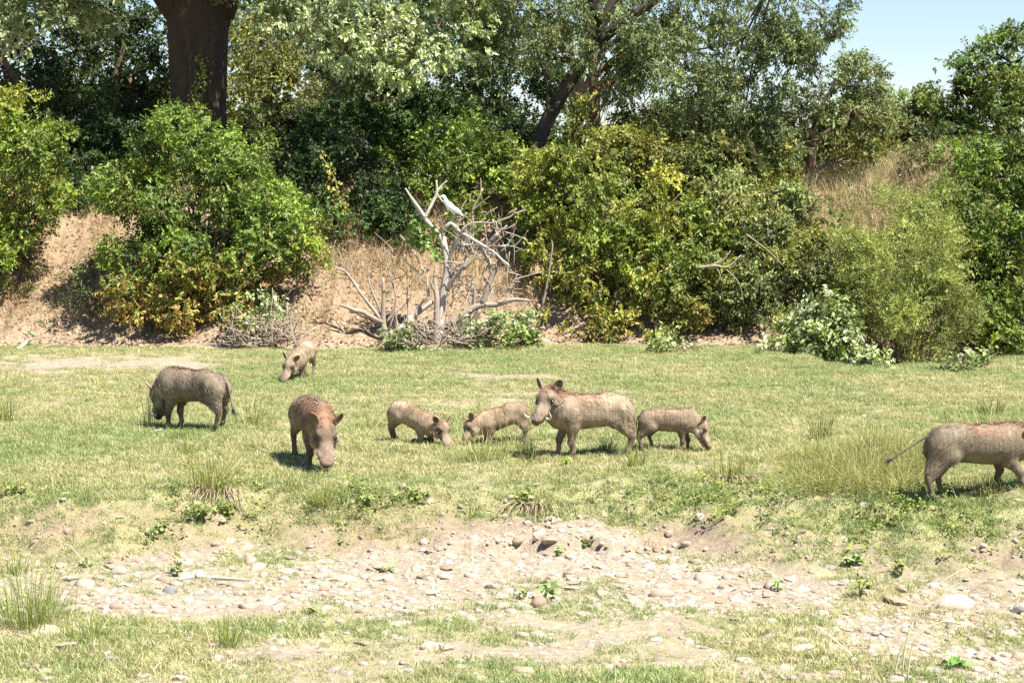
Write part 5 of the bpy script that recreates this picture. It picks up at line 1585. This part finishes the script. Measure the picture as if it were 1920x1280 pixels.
def tuft(label, px, py, hpx, wpx, n, pal, stiff=0.5, cat='grass tuft', group='tall grass tufts', roots=False, wid=0.008):
    g = ground(px, py)
    k = g[1] / FPX
    rng = np.random.default_rng(int(px * 7 + py))
    root = thing('grass_tuft', label, cat, tuple(g), 0, group)
    v, f, c = tuft_mesh(rng, hpx * k, wpx * k, n, 0.3, stiff, wid, pal)
    v[:, 2] += height(g[0] + v[:, 0], g[1] + v[:, 1]) * 0
    o = link('blades', new_mesh('blades', v, f, BLADE, False, c), root)
    o['kind'] = 'stuff'
    if roots:
        mb = MB()
        for i in range(26):
            a = rng.normal() * 0.12
            p0 = np.array([a, -0.02, 0.02]); 
            e = np.array([a * 1.6 + rng.normal() * 0.05, -0.10 - rng.random() * 0.25, 0])
            e[2] = H(g[0] + e[0], g[1] + e[1]) - g[2] + 0.01
            m = 0.5 * (p0 + e) + np.array([0, -0.03, 0.05])
            tube(mb, [p0, m, e], [0.005, 0.004, 0.003], 4, 6, col=(0.36, 0.27, 0.18))
        ro = link('roots', mb.mesh('roots', PLAIN), root)
        ro['kind'] = 'stuff'
    return root

tuft('dry based grass tuft on the terrace between the two leftmost big warthogs', 476, 800, 75, 55, 90, TG + TS[:1])
tuft('tall grass tuft with exposed roots on the edge of the bank', 395, 918, 100, 95, 150, TG, 0.6, roots=True)
tuft('smaller grass tuft just behind the tall tuft on the bank edge', 350, 852, 50, 40, 60, TG)
tuft('grass tuft on the bank below the rusty backed warthog', 608, 945, 60, 55, 90, TG[:3])
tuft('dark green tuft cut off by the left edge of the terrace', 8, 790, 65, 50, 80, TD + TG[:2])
tuft('thin tall straw stalks in front of the large grey warthog head', 278, 800, 105, 40, 26, TS + TG[:1], 0.7)
tuft('short green tuft below the straw stalks at the grazing grey warthog', 335, 822, 40, 26, 30, TG[:2])
tuft('large bright tuft near the lower left corner of the photo', 58, 1175, 165, 120, 220, TB, 0.62, wid=0.007)
tuft('low bright tuft between stones right of the large lower left one', 168, 1198, 60, 85, 110, TB, 0.4)
tuft('slender upright tuft in the foreground grass left of centre', 430, 1212, 85, 45, 70, TB[:2], 0.7)
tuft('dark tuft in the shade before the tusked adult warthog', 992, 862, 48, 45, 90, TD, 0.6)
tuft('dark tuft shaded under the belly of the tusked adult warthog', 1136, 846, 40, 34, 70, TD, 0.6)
tuft('green tuft between the tusked adult and the young warthog right of it', 1192, 878, 70, 34, 55, TG[:2], 0.75)
tuft('soft green clump hiding the forelegs of the kneeling warthog facing left', 905, 862, 62, 100, 170, TB + TG[:1], 0.45)
tuft('long bent straw stalks beside the kneeling warthog facing left', 960, 838, 95, 60, 24, TS, 0.6)
tuft('dark spiky blades behind the rump of the kneeling warthog facing left', 1000, 800, 50, 34, 40, TD + TG[:1], 0.55)
tuft('light green tuft left of the kneeling warthog facing right', 702, 802, 40, 50, 60, TB, 0.45)
tuft('wide green tuft on the bank crest below the standing young warthog', 1368, 900, 75, 80, 130, TG, 0.5, roots=True)
tuft('small green tuft beyond the snout of the standing young warthog', 1325, 818, 45, 40, 50, TG[:3])
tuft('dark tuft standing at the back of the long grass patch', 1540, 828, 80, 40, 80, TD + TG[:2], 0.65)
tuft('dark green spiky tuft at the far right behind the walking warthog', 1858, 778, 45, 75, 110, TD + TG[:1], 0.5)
tuft('pale dry tuft below the dark spiky one at the far right', 1835, 806, 60, 130, 150, TS + TG[:1], 0.3)
tuft('single dark upright blades in the grass above the tail of the walking warthog', 1775, 790, 45, 16, 12, TD, 0.8)
tuft('small tuft on the grassy bank right of centre', 885, 968, 40, 30, 40, TG[:2])
tuft('dry tuft with pale hanging roots at the bank lip right of centre', 1005, 948, 35, 70, 90, TG + TS[:1], 0.3, roots=True)
tuft('green tuft at the left edge of the stone strip', 30, 1075, 60, 60, 70, TG + TB[:1], 0.5)

def long_grass():
    rng = np.random.default_rng(55)
    V, Fq, C, n = [], None, [], 0
    Fs = []
    spots = []
    while len(spots) < 92:
        px, py = rng.uniform(1480, 1735), rng.uniform(835, 940)
        if py > 930 - 0.02 * abs(px - 1620) or py < 830 + (1620 - px) * 0.25: continue
        spots.append((px, py))
    for k in range(14): spots.append((rng.uniform(1735, 1900), rng.uniform(890, 925)))
    for px, py in spots:
        g = ground(px, py)
        big = 1 - 0.5 * abs(px - 1620) / 140 if px < 1740 else 0.42
        v, f, c = tuft_mesh(rng, rng.uniform(0.22, 0.5) * max(big, 0.45), 0.36, 80, 0.3, 0.22, 0.0065, TS + TG + TG)
        v = v + g
        V.append(v); C.append(c)
        Fs.append([x + n for x in f]); n += len(v)
    faces = [np.concatenate([f[i] for f in Fs]) for i in range(len(Fs[0]))]
    tag(link('long_grass', new_mesh('long_grass', np.concatenate(V), faces, BLADE, False, np.concatenate(C))), 'tangled patch of long yellow green grass left of the walking warthog', None, None, 'stuff')
long_grass()

def sparse_stalks():
    rng = np.random.default_rng(56)
    x, y = scatter_area(rng, 2600, 11, 29)
    k = rng.random(len(x)) < turf_density(x, y) * 0.9
    x, y = x[k], y[k]
    n = len(x)
    r = np.stack([x, y, height(x, y)], 1)
    c = pick_palette(rng, TS + TG, n) * rng.uniform(0.8, 1.2, (n, 1))
    v, f, c = blades(rng, r, rng.uniform(0.06, 0.22, n), rng.uniform(0.2, 1.6, n), np.full(n, 0.0055), c, 4, 0.6)
    tag(link('grass_stalks', new_mesh('grass_stalks', v, f, BLADE, False, c)), 'scattered loose taller grass blades', None, None, 'stuff')
sparse_stalks()

def coarse_clumps():
    rng = np.random.default_rng(59)
    x, y = scatter_area(rng, 4200, 11, 30.5)
    k = rng.random(len(x)) < turf_density(x, y) * (0.35 + 1.2 * np.clip(0.5 + fbm(x, y, 0.8, 2, 222), 0, 1)) * 0.8
    x, y = x[k], y[k]
    m = len(x)
    s = np.repeat(np.arange(m), 18)
    n = len(s)
    w = rng.uniform(0.02, 0.07, m)
    rx, ry = x[s] + rng.normal(size=n) * w[s], y[s] + rng.normal(size=n) * w[s]
    r = np.stack([rx, ry, height(rx, ry) - 0.005], 1)
    hh = rng.uniform(0.035, 0.10, m) * (1 + 0.7 * np.exp(-((y - bank_top(x)) / 1.0) ** 2))
    pal = [((0.13, 0.18, 0.04), 3), ((0.20, 0.25, 0.06), 3), ((0.42, 0.39, 0.18), 2), ((0.30, 0.24, 0.12), 1)]
    c = (0.6 * pick_palette(rng, pal, m)[s] + 0.4 * pick_palette(rng, pal, n)) * rng.uniform(0.75, 1.25, (n, 1))
    v, f, c = blades(rng, r, hh[s] * rng.uniform(0.5, 1.1, n), rng.uniform(0.2, 1.2, n), np.full(n, 0.005), c, 3, 0.6)
    tag(link('grass_clumps', new_mesh('grass_clumps', v, f, BLADE, False, c)), 'small coarse clumps of grass dotted through the turf', None, None, 'stuff')
coarse_clumps()

def dry_bank_grass():
    rng = np.random.default_rng(57)
    R, C, Hh = [], [], []
    def patch(px0, px1, Y0, Y1, n, h, pal):
        px = rng.uniform(px0, px1, n); Y = rng.uniform(Y0, Y1, n)
        x = (px - 960) / FPX * Y
        k = rng.random(n) < 0.55 + 0.9 * fbm(x, Y, 1.2, 2, 9)
        x, Y = x[k], Y[k]
        R.append(np.stack([x, Y, height(x, Y)], 1)); C.append(pick_palette(rng, pal, len(x)) * rng.uniform(0.7, 1.25, (len(x), 1))); Hh.append(rng.uniform(0.4, 1.0, len(x)) * h)
    DRY = [((0.50, 0.38, 0.20), 3), ((0.40, 0.27, 0.15), 2), ((0.30, 0.20, 0.12), 1), ((0.32, 0.32, 0.11), 1)]
    patch(580, 1010, 32.6, 35.2, 7000, 0.42, DRY)
    patch(560, 1010, 31.7, 32.8, 1300, 0.22, DRY)
    patch(1480, 1800, 32.4, 37.5, 13000, 0.5, [((0.52, 0.43, 0.24), 3), ((0.40, 0.33, 0.17), 2), ((0.28, 0.28, 0.09), 2)])
    patch(-60, 240, 31.8, 35.2, 4200, 0.26, DRY)
    patch(60, 220, 34, 36.5, 2200, 0.34, DRY)
    patch(420, 620, 31.2, 32.5, 900, 0.2, DRY + [((0.2, 0.26, 0.06), 3)])
    r, c, hh = np.concatenate(R), np.concatenate(C), np.concatenate(Hh)
    v, f, c = blades(rng, r, hh, rng.uniform(0.1, 0.9, len(r)), np.full(len(r), 0.009), c, 3, 0.5)
    tag(link('dry_grass', new_mesh('dry_grass', v, f, BLADE, False, c)), 'dry tan grass and stalks on the sandy bank behind', None, None, 'stuff')
dry_bank_grass()

def leaf_litter():
    rng = np.random.default_rng(58)
    n = 14000
    px = rng.uniform(-160, 2080, n)
    Y = 31.0 + rng.random(n) ** 1.3 * 5.0
    x = (px - 960) / FPX * Y
    k = Y > back_foot(x) - 0.25
    x, Y = x[k], Y[k]
    P = np.stack([x, Y, height(x, Y) + 0.012], 1)
    D = unit(rng.normal(size=P.shape) * np.array([1, 1, 0.35]))
    Nn = unit(rng.normal(size=P.shape) * 0.45 + np.array([0, -0.35, 1]))
    L = rng.uniform(0.035, 0.085, len(P))
    v, f = leaf_arrays(P, D, Nn, L, L * 0.5)
    c = pick_palette(rng, [((0.30, 0.18, 0.10), 3), ((0.44, 0.30, 0.18), 3), ((0.55, 0.43, 0.28), 1), ((0.18, 0.11, 0.07), 2)], len(P)) * rng.uniform(0.7, 1.3, (len(P), 1))
    tag(link('leaf_litter', new_mesh('leaf_litter', v, f, LEAF, False, np.repeat(c, 4, 0))), 'fallen brown leaves strewn over the sandy bank', None, None, 'stuff')
leaf_litter()

# ------------------------------------------------------------------ broad leaved weeds and foreground stalks
def weed(label, px, py, hpx, wpx, n, pal, L=0.06, asp=0.85, spread=False):
    g = ground(px, py)
    k = g[1] / FPX
    rng = np.random.default_rng(int(px * 3 + py))
    root = thing('weed', label, 'weed', tuple(g), 0, 'broad leaved weeds')
    h, w = hpx * k, wpx * k
    mb = MB()
    tips = []
    for i in range(max(3, n // 5)):
        e = np.array([rng.normal() * w * 0.28, rng.normal() * w * 0.28, h * rng.uniform(0.35, 1.0)])
        tube(mb, [np.zeros(3), e * np.array([.35, .35, .55]), e], [0.005, 0.004, 0.0025], 4, 6, col=(0.16, 0.20, 0.06))
        tips.append(e)
    link('stalks', mb.mesh('stalks', PLAIN), root)
    tips = np.array(tips)
    P = tips[rng.integers(0, len(tips), n)] * rng.uniform(0.5, 1.0, (n, 1)) + rng.normal(size=(n, 3)) * 0.012
    D = unit(rng.normal(size=(n, 3)) * np.array([1, 1, 0.3]) + np.array([0, 0, 0.15]))
    Nn = unit(rng.normal(size=(n, 3)) * 0.4 + np.array([0, -0.25, 1]))
    LL = L * rng.uniform(0.6, 1.15, n)
    v, f = leaf_arrays(P, D, Nn, LL, LL * asp)
    link('leaves', new_mesh('leaves', v, f, LEAF, False, np.repeat(pick_palette(rng, pal, n) * rng.uniform(0.85, 1.2, (n, 1)), 4, 0)), root)
WG = [((0.17, 0.23, 0.06), 3), ((0.27, 0.31, 0.09), 3), ((0.34, 0.33, 0.14), 1)]
WP = [((0.30, 0.38, 0.16), 3), ((0.22, 0.30, 0.10), 2)]
weed('small sapling with two big leaves standing among the left stones', 332, 1080, 42, 40, 16, WG, 0.07)
weed('pale round leaved seedling left of the sapling among stones', 165, 1060, 22, 24, 6, WP, 0.07)
weed('low spreading weed at the foot of the left bank', 285, 1010, 24, 60, 24, WP, 0.06)
weed('leafy green weed clump under the tall tuft with exposed roots', 372, 975, 36, 60, 70, WG, 0.055)
weed('second leafy weed clump right of the exposed roots', 430, 970, 38, 55, 70, WG, 0.055)
weed('pale seedling on the stones left of centre', 725, 1072, 22, 26, 7, WP, 0.06)
weed('broad pale leaves in the middle of the stone strip', 1022, 1125, 32, 44, 18, WP, 0.085)
weed('seedling growing in the dirt hollow of the bank', 1108, 1030, 26, 20, 9, WG, 0.05)
weed('light green weed beside the dirt hollow', 1045, 1042, 20, 46, 14, WP, 0.05)
weed('bright leafy weed clump along the bank crest left of centre', 780, 940, 26, 70, 70, WG, 0.05)
weed('yellow green weed on the bank below the rusty warthog', 690, 950, 24, 50, 45, WG, 0.05)
weed('bright weed at the bank lip above the dirt ledge', 985, 945, 26, 50, 50, WG, 0.055)
weed('weed with pale round leaves on the right bank slope', 1602, 1062, 34, 34, 18, WP, 0.07)
weed('dark leafed weed on the right bank slope next to the pale one', 1690, 1078, 38, 40, 30, WG, 0.06)
weed('upright weed with notched leaves on the right stones', 1612, 1118, 42, 40, 22, WG, 0.07)
weed('pale weed on the stones right of centre', 1458, 1108, 30, 30, 10, WP, 0.06)
weed('bright green weed in the lower right stones', 1792, 1255, 28, 30, 20, [((0.13, 0.27, 0.05), 2), ((0.2, 0.3, 0.07), 1)], 0.06)
weed('little green weed at the top right of the foreground', 1305, 1072, 14, 18, 12, WG, 0.04)
weed('green seedling between the stones and the left foreground grass', 590, 1150, 16, 20, 10, WG, 0.04)
weed('yellow leaved weed in the foreground left of centre', 985, 1122, 18, 24, 12, WG, 0.05)
weed('bright yellow green weed in front of the tusked adult warthog', 1062, 872, 16, 24, 26, [((0.24, 0.36, 0.03), 1)], 0.035)
weed('small weed on the grassy bank at the left', 30, 930, 26, 40, 40, WG, 0.05)

def stalk(label, pts, r=0.006):
    """foreground dry straw; pts = photo pixel + height above the ground point of the first"""
    g = ground(pts[0][0], pts[0][1])
    rng = np.random.default_rng(int(pts[0][0]))
    P = [g] + [at(p[0], p[1], g[1] + (p[2] if len(p) > 2 else 0)) for p in pts[1:]]
    mb = MB()
    tube(mb, P, [r, r * 0.8, r * 0.45], 5, 14, col=(0.62, 0.54, 0.33))
    root = thing('straw_stalk', label, 'straw', tuple(g), 0, 'dry straw stalks in the foreground')
    link('stem', mb.mesh('stem', PLAIN, True, g), root)
    # a seed head at the tip
    n = 18
    t = np.asarray(P[-1]); d = unit(np.asarray(P[-1]) - np.asarray(P[-2]))
    o = t - d * rng.random((n, 1)) * 0.12
    D = unit(d + rng.normal(size=(n, 3)) * 0.35)
    v, f = leaf_arrays(o, D, unit(rng.normal(size=(n, 3))), np.full(n, 0.03), np.full(n, 0.006))
    link('seed_head', new_mesh('seed_head', v - g, f, BLADE, False, np.ones((n * 4, 3)) * np.array([0.6, 0.52, 0.32])), root)
stalk('tall pale stalk bending far to the right in the lower right foreground', [(1690, 1276), (1702, 1190), (1735, 1120), (1790, 1075), (1868, 1046)])
stalk('pale stalk curving low to the right beside the tallest one', [(1700, 1278), (1715, 1200), (1765, 1165), (1815, 1172)])
stalk('straight pale stalk rising beside the bent ones in the lower right', [(1676, 1272), (1690, 1215), (1715, 1175), (1720, 1150)])
stalk('pale stalk leaning right in the centre foreground', [(880, 1240), (905, 1170), (925, 1120), (946, 1090)])
stalk('straw leaning left in the foreground right of centre', [(1605, 1236), (1575, 1208), (1550, 1188), (1530, 1172)])
stalk('thin upright straw in the right foreground', [(1482, 1276), (1484, 1230), (1487, 1180), (1486, 1150)], 0.004)
stalk('thin straw leaning left at the bottom of the right foreground', [(1440, 1282), (1425, 1255), (1408, 1240), (1400, 1235)], 0.004)
stalk('thin straw beside the slender upright tuft', [(395, 1215), (388, 1185), (380, 1165), (372, 1150)], 0.004)
stalk('long straw arching over the stones at the left', [(88, 1075), (110, 1030), (130, 1022), (165, 1062)], 0.004)

def low_weeds():
    # small leafy ground cover along the lip and face of the bank
    rng = np.random.default_rng(66)
    x, y = scatter_area(rng, 5200, 14.4, 18.2)
    tb, bb = bank_top(x), bank_base(x)
    t = np.clip((y - bb) / (tb - bb), 0, 1.4)
    k = rng.random(len(x)) < np.exp(-((t - 0.72) / 0.30) ** 2) * np.clip(0.25 + 1.6 * fbm(x, y, 0.9, 2, 201), 0, 1)
    x, y = x[k], y[k]
    m = len(x)
    g = np.stack([x, y, height(x, y)], 1)
    s = np.repeat(np.arange(m), 16)
    n = len(s)
    r = rng.uniform(0.04, 0.10, m)
    P = g[s] + rng.normal(size=(n, 3)) * r[s][:, None] * np.array([0.6, 0.6, 0.0]) + np.array([0, 0, 1.0]) * (rng.random(n) * r[s] * 1.1)[:, None]
    D = unit(rng.normal(size=(n, 3)) * np.array([1, 1, 0.35]) + np.array([0, 0, 0.2]))
    Nn = unit(rng.normal(size=(n, 3)) * 0.4 + np.array([0, -0.25, 1]))
    L = rng.uniform(0.02, 0.045, n)
    v, f = leaf_arrays(P, D, Nn, L, L * 0.6)
    base = pick_palette(rng, [((0.19, 0.25, 0.05), 3), ((0.28, 0.31, 0.07), 3), ((0.13, 0.18, 0.045), 2)], m)
    c = base[s] * rng.uniform(0.75, 1.3, (n, 1))
    tag(link('ground_cover', new_mesh('ground_cover', v, f, LEAF, False, np.repeat(c, 4, 0))), 'low leafy weeds along the lip and face of the bank', None, None, 'stuff')
low_weeds()

# ------------------------------------------------------------------ stones of the stream bed
def ico(sub):
    import bmesh
    bm = bmesh.new()
    bmesh.ops.create_icosphere(bm, subdivisions=sub, radius=1)
    v = np.array([x.co[:] for x in bm.verts]); f = np.array([[w.index for w in x.verts] for x in bm.faces])
    bm.free()
    return v, f
ICO2, ICO3 = ico(2), ico(3)

def stone_shape(rng, base, flat, ang):
    v = base[0].copy()
    r = np.ones(len(v))
    for _ in range(4):
        d = unit(rng.normal(size=3)); r += 0.13 * np.sin(v @ d * rng.uniform(1.2, 2.6) + rng.random() * 6)
    v = v * r[:, None]
    for _ in range(int(7 * ang)):                       # chipped flat faces
        d = unit(rng.normal(size=3) * np.array([1, 1, 1.2])); o = rng.uniform(0.62, 0.9)
        s = v @ d - o
        v = v - np.outer(np.maximum(s, 0) * 0.9, d)
    return v * np.array([1.0, rng.uniform(0.6, 0.9), flat])

def stones():
    rng = np.random.default_rng(400)
    shapes = []
    for k in range(16):
        shapes.append(new_mesh('stone_shape', stone_shape(rng, ICO2, rng.uniform(0.28, 0.6), 1.0 if k % 3 else 0.3), ICO2[1], STONE, k % 3 == 0))
    taken = []
    def place(label, px, py, wpx, mesh=None, hr=None, rot=None, mat=None, sink=0.25):
        g = ground(px, py)
        s = wpx * g[1] / FPX * 0.5
        me = mesh or shapes[rng.integers(0, 16)]
        o = link('stone', me, None, (g[0], g[1], g[2] + s * (sink - 0.23)), rng.random() * 6.28 if rot is None else rot)
        o.scale = (s, s, s * (hr or 1.0))
        o.rotation_euler[0] = rng.normal() * 0.12
        o.rotation_euler[1] = rng.normal() * 0.12
        tag(o, label, 'stone', 'stones of the dry stream bed')
        taken.append((g[0], g[1], s))
        return o
    def special(label, px, py, wpx, flat, ang, col, hr=1.0, sm=True):
        m = STONE.copy(); m.name = 'stone_tone'
        r = next(n for n in m.node_tree.nodes if n.type == 'VALTORGB')
        for e in r.color_ramp.elements: e.color = (*col, 1)
        me = new_mesh('stone', stone_shape(rng, ICO3, flat, ang), ICO3[1], m, sm)
        return place(label, px, py, wpx, me, hr, rng.normal() * 0.25)
    special('rounded tan boulder rising highest from the right stones', 1785, 1140, 62, 0.62, 0.4, (0.52, 0.44, 0.33))
    special('round orange tan stone standing proud of the left stones', 425, 1131, 34, 0.75, 0.2, (0.50, 0.37, 0.24))
    special('brownish flat stone beside the large lower left tuft', 84, 1182, 58, 0.38, 0.6, (0.50, 0.38, 0.25))
    special('grey blue pointed stone tipping up from the left stones', 318, 1112, 36, 0.55, 1.5, (0.20, 0.20, 0.22), 1.2, False)
    special('dark grey stone cut off by the right edge, upper one', 1912, 1148, 34, 0.6, 1.0, (0.16, 0.15, 0.14), 1.0, False)
    special('brown rounded stone cut off by the right edge near the corner', 1914, 1235, 34, 0.8, 0.3, (0.36, 0.28, 0.20))
    special('small dark grey angular stone in the right stone strip', 1352, 1104, 18, 0.7, 1.5, (0.17, 0.17, 0.18), 1.2, False)
    special('red brown stone lying at the bottom among stones right of centre', 985, 1262, 40, 0.5, 0.5, (0.42, 0.28, 0.19))
    special('rounded tan stone standing in the foreground grass left of centre', 805, 1218, 36, 0.75, 0.4, (0.55, 0.45, 0.33))
    special('pale round pebble on the crest of the right bank', 1752, 1102, 22, 0.8, 0.1, (0.66, 0.58, 0.46))
    special('pale stone in the grass at the top of the long grass patch', 1620, 782, 11, 0.7, 0.3, (0.6, 0.55, 0.46))
    special('large flat half buried stone in the lower right grass', 1500, 1218, 60, 0.3, 0.5, (0.58, 0.50, 0.38))
    special('pale long flat stone in the right foreground grass', 1230, 1200, 32, 0.35, 0.4, (0.58, 0.52, 0.43))
    LAND = [(332, 1080, 'the small two leaved sapling'), (165, 1060, 'the pale round leaved seedling'), (58, 1175, 'the large lower left tuft'), (425, 1131, 'the round orange tan stone'),
            (318, 1112, 'the grey blue pointed stone'), (725, 1072, 'the pale seedling on the stones'), (590, 1150, 'the green seedling by the foreground grass'), (430, 1212, 'the slender upright tuft'),
            (168, 1198, 'the low bright tuft'), (470, 1090, 'the thin end of the curved stick'), (1022, 1125, 'the broad pale leaves'), (880, 1230, 'the centre straw stalk'), (1108, 1030, 'the dirt hollow seedling'),
            (805, 1218, 'the rounded tan stone in the grass'), (985, 1262, 'the red brown stone'), (1230, 1200, 'the long flat stone'), (1305, 1072, 'the little green weed'), (1352, 1104, 'the small dark grey stone'),
            (1458, 1108, 'the pale weed on the stones'), (1612, 1118, 'the notched leaved weed'), (1785, 1140, 'the rounded tan boulder'), (1752, 1102, 'the pale round pebble'), (1912, 1148, 'the dark stone at the edge'),
            (1914, 1235, 'the brown corner stone'), (1792, 1255, 'the bright green corner weed'), (1690, 1272, 'the tall bent stalk'), (1500, 1218, 'the large half buried stone'), (1600, 1240, 'the left leaning straw'),
            (260, 1085, 'the curved brown stick'), (600, 1080, 'the bare gravel gap'), (880, 1085, 'the thin grass of the stone strip'), (1250, 1120, 'the sparse grass right of centre')]
    LAND = [l for l in LAND if 'gap' not in l[2] and 'sparse' not in l[2] and 'thin grass' not in l[2]]
    TONES = {'pale': (0.38, 0.32, 0.25), 'tan': (0.34, 0.27, 0.20), 'brown': (0.31, 0.225, 0.16), 'grey': (0.31, 0.275, 0.245)}
    tone_mats = {}
    for tn, c in TONES.items():
        m = STONE.copy(); m.name = 'stone_' + tn
        r = next(q for q in m.node_tree.nodes if q.type == 'VALTORGB')
        for i, e in enumerate(r.color_ramp.elements): e.color = (*[x * (0.9 + 0.05 * i) for x in c], 1)
        tone_mats[tn] = m
    kinds = {}
    for fm, (flat, ang) in {'flat': (0.26, 0.9), 'rounded': (0.5, 0.3), 'angular': (0.42, 1.8)}.items():
        for tn in TONES:
            kinds[fm, tn] = [new_mesh('stone_shape', stone_shape(rng, ICO2, flat * rng.uniform(0.85, 1.15), ang), ICO2[1], tone_mats[tn], fm == 'rounded') for _ in range(3)]
    n, said = 0, set()
    zones = [(0, 720, 1052, 1150, 0.42), (700, 1330, 1062, 1135, 0.17), (1300, 1920, 1085, 1165, 0.23), (1480, 1920, 1180, 1278, 0.21), (0, 1480, 1160, 1278, 0.17)]
    tot = sum(z[4] for z in zones)
    tries = 0
    while n < 284 and tries < 9000:
        tries += 1
        z = zones[rng.choice(5, p=[q[4] / tot for q in zones])]
        px, py = rng.uniform(z[0], z[1]), rng.uniform(z[2], z[3])
        w = float(np.clip(rng.lognormal(3.12, 0.42), 14, 64))
        g = ground(px, py)
        s = w * g[1] / FPX * 0.5
        if any((g[0] - a) ** 2 + (g[1] - b) ** 2 < (0.7 * (s + c)) ** 2 for a, b, c in taken): continue
        fm = ('flat', 'rounded', 'angular')[rng.choice(3, p=[0.5, 0.22, 0.28])]
        tn = list(TONES)[rng.choice(4, p=[0.42, 0.32, 0.14, 0.12])]
        lx, ly, lname = min(LAND, key=lambda l: (l[0] - px) ** 2 + 6 * (l[1] - py) ** 2)
        dx, dy = px - lx, (py - ly) * 2.5
        rel = ('right of' if dx > 0 else 'left of') if abs(dx) > abs(dy) else ('in front of' if dy > 0 else 'behind')
        near = 'just ' if dx * dx + dy * dy < 75 ** 2 else ''
        sz = 'large' if w > 34 else ('middling' if w > 21 else 'small')
        opts = [(fm, tn)] + [(a, b) for a in ('flat', 'rounded', 'angular') for b in TONES]
        for a, b in opts:
            lab = '%s %s %s stone lying %s%s %s' % (sz, a, b, near, rel, lname)
            if lab not in said: break
        else: continue
        said.add(lab)
        place(lab, px, py, w, kinds[a, b][rng.integers(0, 3)])
        n += 1
    # the rest: pebbles past counting
    srcs = [bpy.data.objects.new('pebble_source', new_mesh('pebble', stone_shape(rng, ICO2, rng.uniform(0.3, 0.65), 1.0) , ICO2[1], None, k % 2 == 0)) for k in range(6)]
    m, t, out = nt('pebble_stone')
    ins = N(t, 'ShaderNodeAttribute', attribute_name='tint', attribute_type='INSTANCER')
    tc = N(t, 'ShaderNodeTexCoord')
    f = noise(t, 2.0, 4, 0.6, tc.outputs['Object'])
    col = mix(t, ins.outputs['Color'], ramp(t, f, [(0.3, (0.8, 0.79, 0.78)), (0.7, (1.12, 1.12, 1.1))]), 1.0, 'MULTIPLY')
    p = N(t, 'ShaderNodeBsdfPrincipled', Roughness=0.85)
    t.links.new(col, p.inputs['Base Color']); t.links.new(p.outputs[0], out.inputs['Surface'])
    for s in srcs: s.data.materials.append(m)
    x, y = scatter_area(rng, 38000, 10.9, 17.2)
    bb = bank_base(x)
    bed = smooth(bb + 0.15 - y, -0.25, 0.25)
    strip = smooth(y, 13.4, 14.1) * bed
    corner = smooth(x, 1.6, 2.6) * smooth(-y, -14.2, -13.2)
    dens = bed * (0.14 + 0.45 * strip * (0.45 + 0.9 * np.clip(0.5 + fbm(x, y, 1.3, 2, 77), 0, 1)) + 0.75 * corner) + 0.02
    k = rng.random(len(x)) < np.clip(dens * 0.8, 0, 1)
    x, y = x[k], y[k]
    n = len(x)
    sc = np.clip(rng.lognormal(-3.75, 0.55, n), 0.007, 0.075)
    P = np.stack([x, y, height(x, y) - sc * 0.08], 1)
    tint = pick_palette(rng, [((0.34, 0.275, 0.21), 3), ((0.40, 0.335, 0.26), 3), ((0.29, 0.22, 0.165), 2), ((0.28, 0.24, 0.21), 1)], n) * rng.uniform(0.85, 1.15, (n, 1))
    points_stuff('gravel', 'smaller pebbles strewn over the dry stream bed', P, srcs, rng.integers(0, 6, n), rng.random(n) * 6.28, rng.normal(size=(n, 2)) * 0.2, sc, tint)
stones()

# earth clods and crumbs on the bank face
def clods():
    rng = np.random.default_rng(410)
    srcs = [bpy.data.objects.new('clod_source', new_mesh('clod', stone_shape(rng, ICO2, 0.7, 1.4), ICO2[1], None, False)) for k in range(4)]
    m, t, out = nt('earth_clod')
    ins = N(t, 'ShaderNodeAttribute', attribute_name='tint', attribute_type='INSTANCER')
    p = N(t, 'ShaderNodeBsdfPrincipled', Roughness=0.95)
    t.links.new(ins.outputs['Color'], p.inputs['Base Color']); t.links.new(p.outputs[0], out.inputs['Surface'])
    for s in srcs: s.data.materials.append(m)
    x, y = scatter_area(rng, 14000, 14.0, 18.0)
    tb, bb = bank_top(x), bank_base(x)
    t_ = np.clip((y - bb + 0.5) / (tb - bb + 0.5), 0, 1)
    k = rng.random(len(x)) < np.sin(np.pi * t_) * np.clip(0.15 + 1.1 * fbm(x, y, 1.8, 2, 99), 0.03, 1) * 0.75
    x, y = x[k], y[k]
    x2, y2 = scatter_area(rng, 3500, 31.0, 35.0)
    k = y2 > back_foot(x2)
    x, y = np.concatenate([x, x2[k]]), np.concatenate([y, y2[k]])
    n = len(x)
    far = y > 25
    sc = np.clip(rng.lognormal(-4.3, 0.5, n), 0.006, 0.05) * np.where(far, 1.1, 1)
    P = np.stack([x, y, height(x, y) + sc * 0.2], 1)
    a = pick_palette(rng, [((0.40, 0.30, 0.22), 3), ((0.50, 0.40, 0.30), 2), ((0.30, 0.21, 0.15), 2)], n)
    b = pick_palette(rng, [((0.42, 0.27, 0.17), 3), ((0.50, 0.35, 0.23), 2), ((0.28, 0.17, 0.10), 1)], n)
    points_stuff('earth_clods', 'crumbled earth on the bank faces', P, srcs, rng.integers(0, 4, n), rng.random(n) * 6.28, rng.normal(size=(n, 2)) * 0.5, sc, np.where(far[:, None], b, a) * rng.uniform(0.85, 1.15, (n, 1)))
clods()
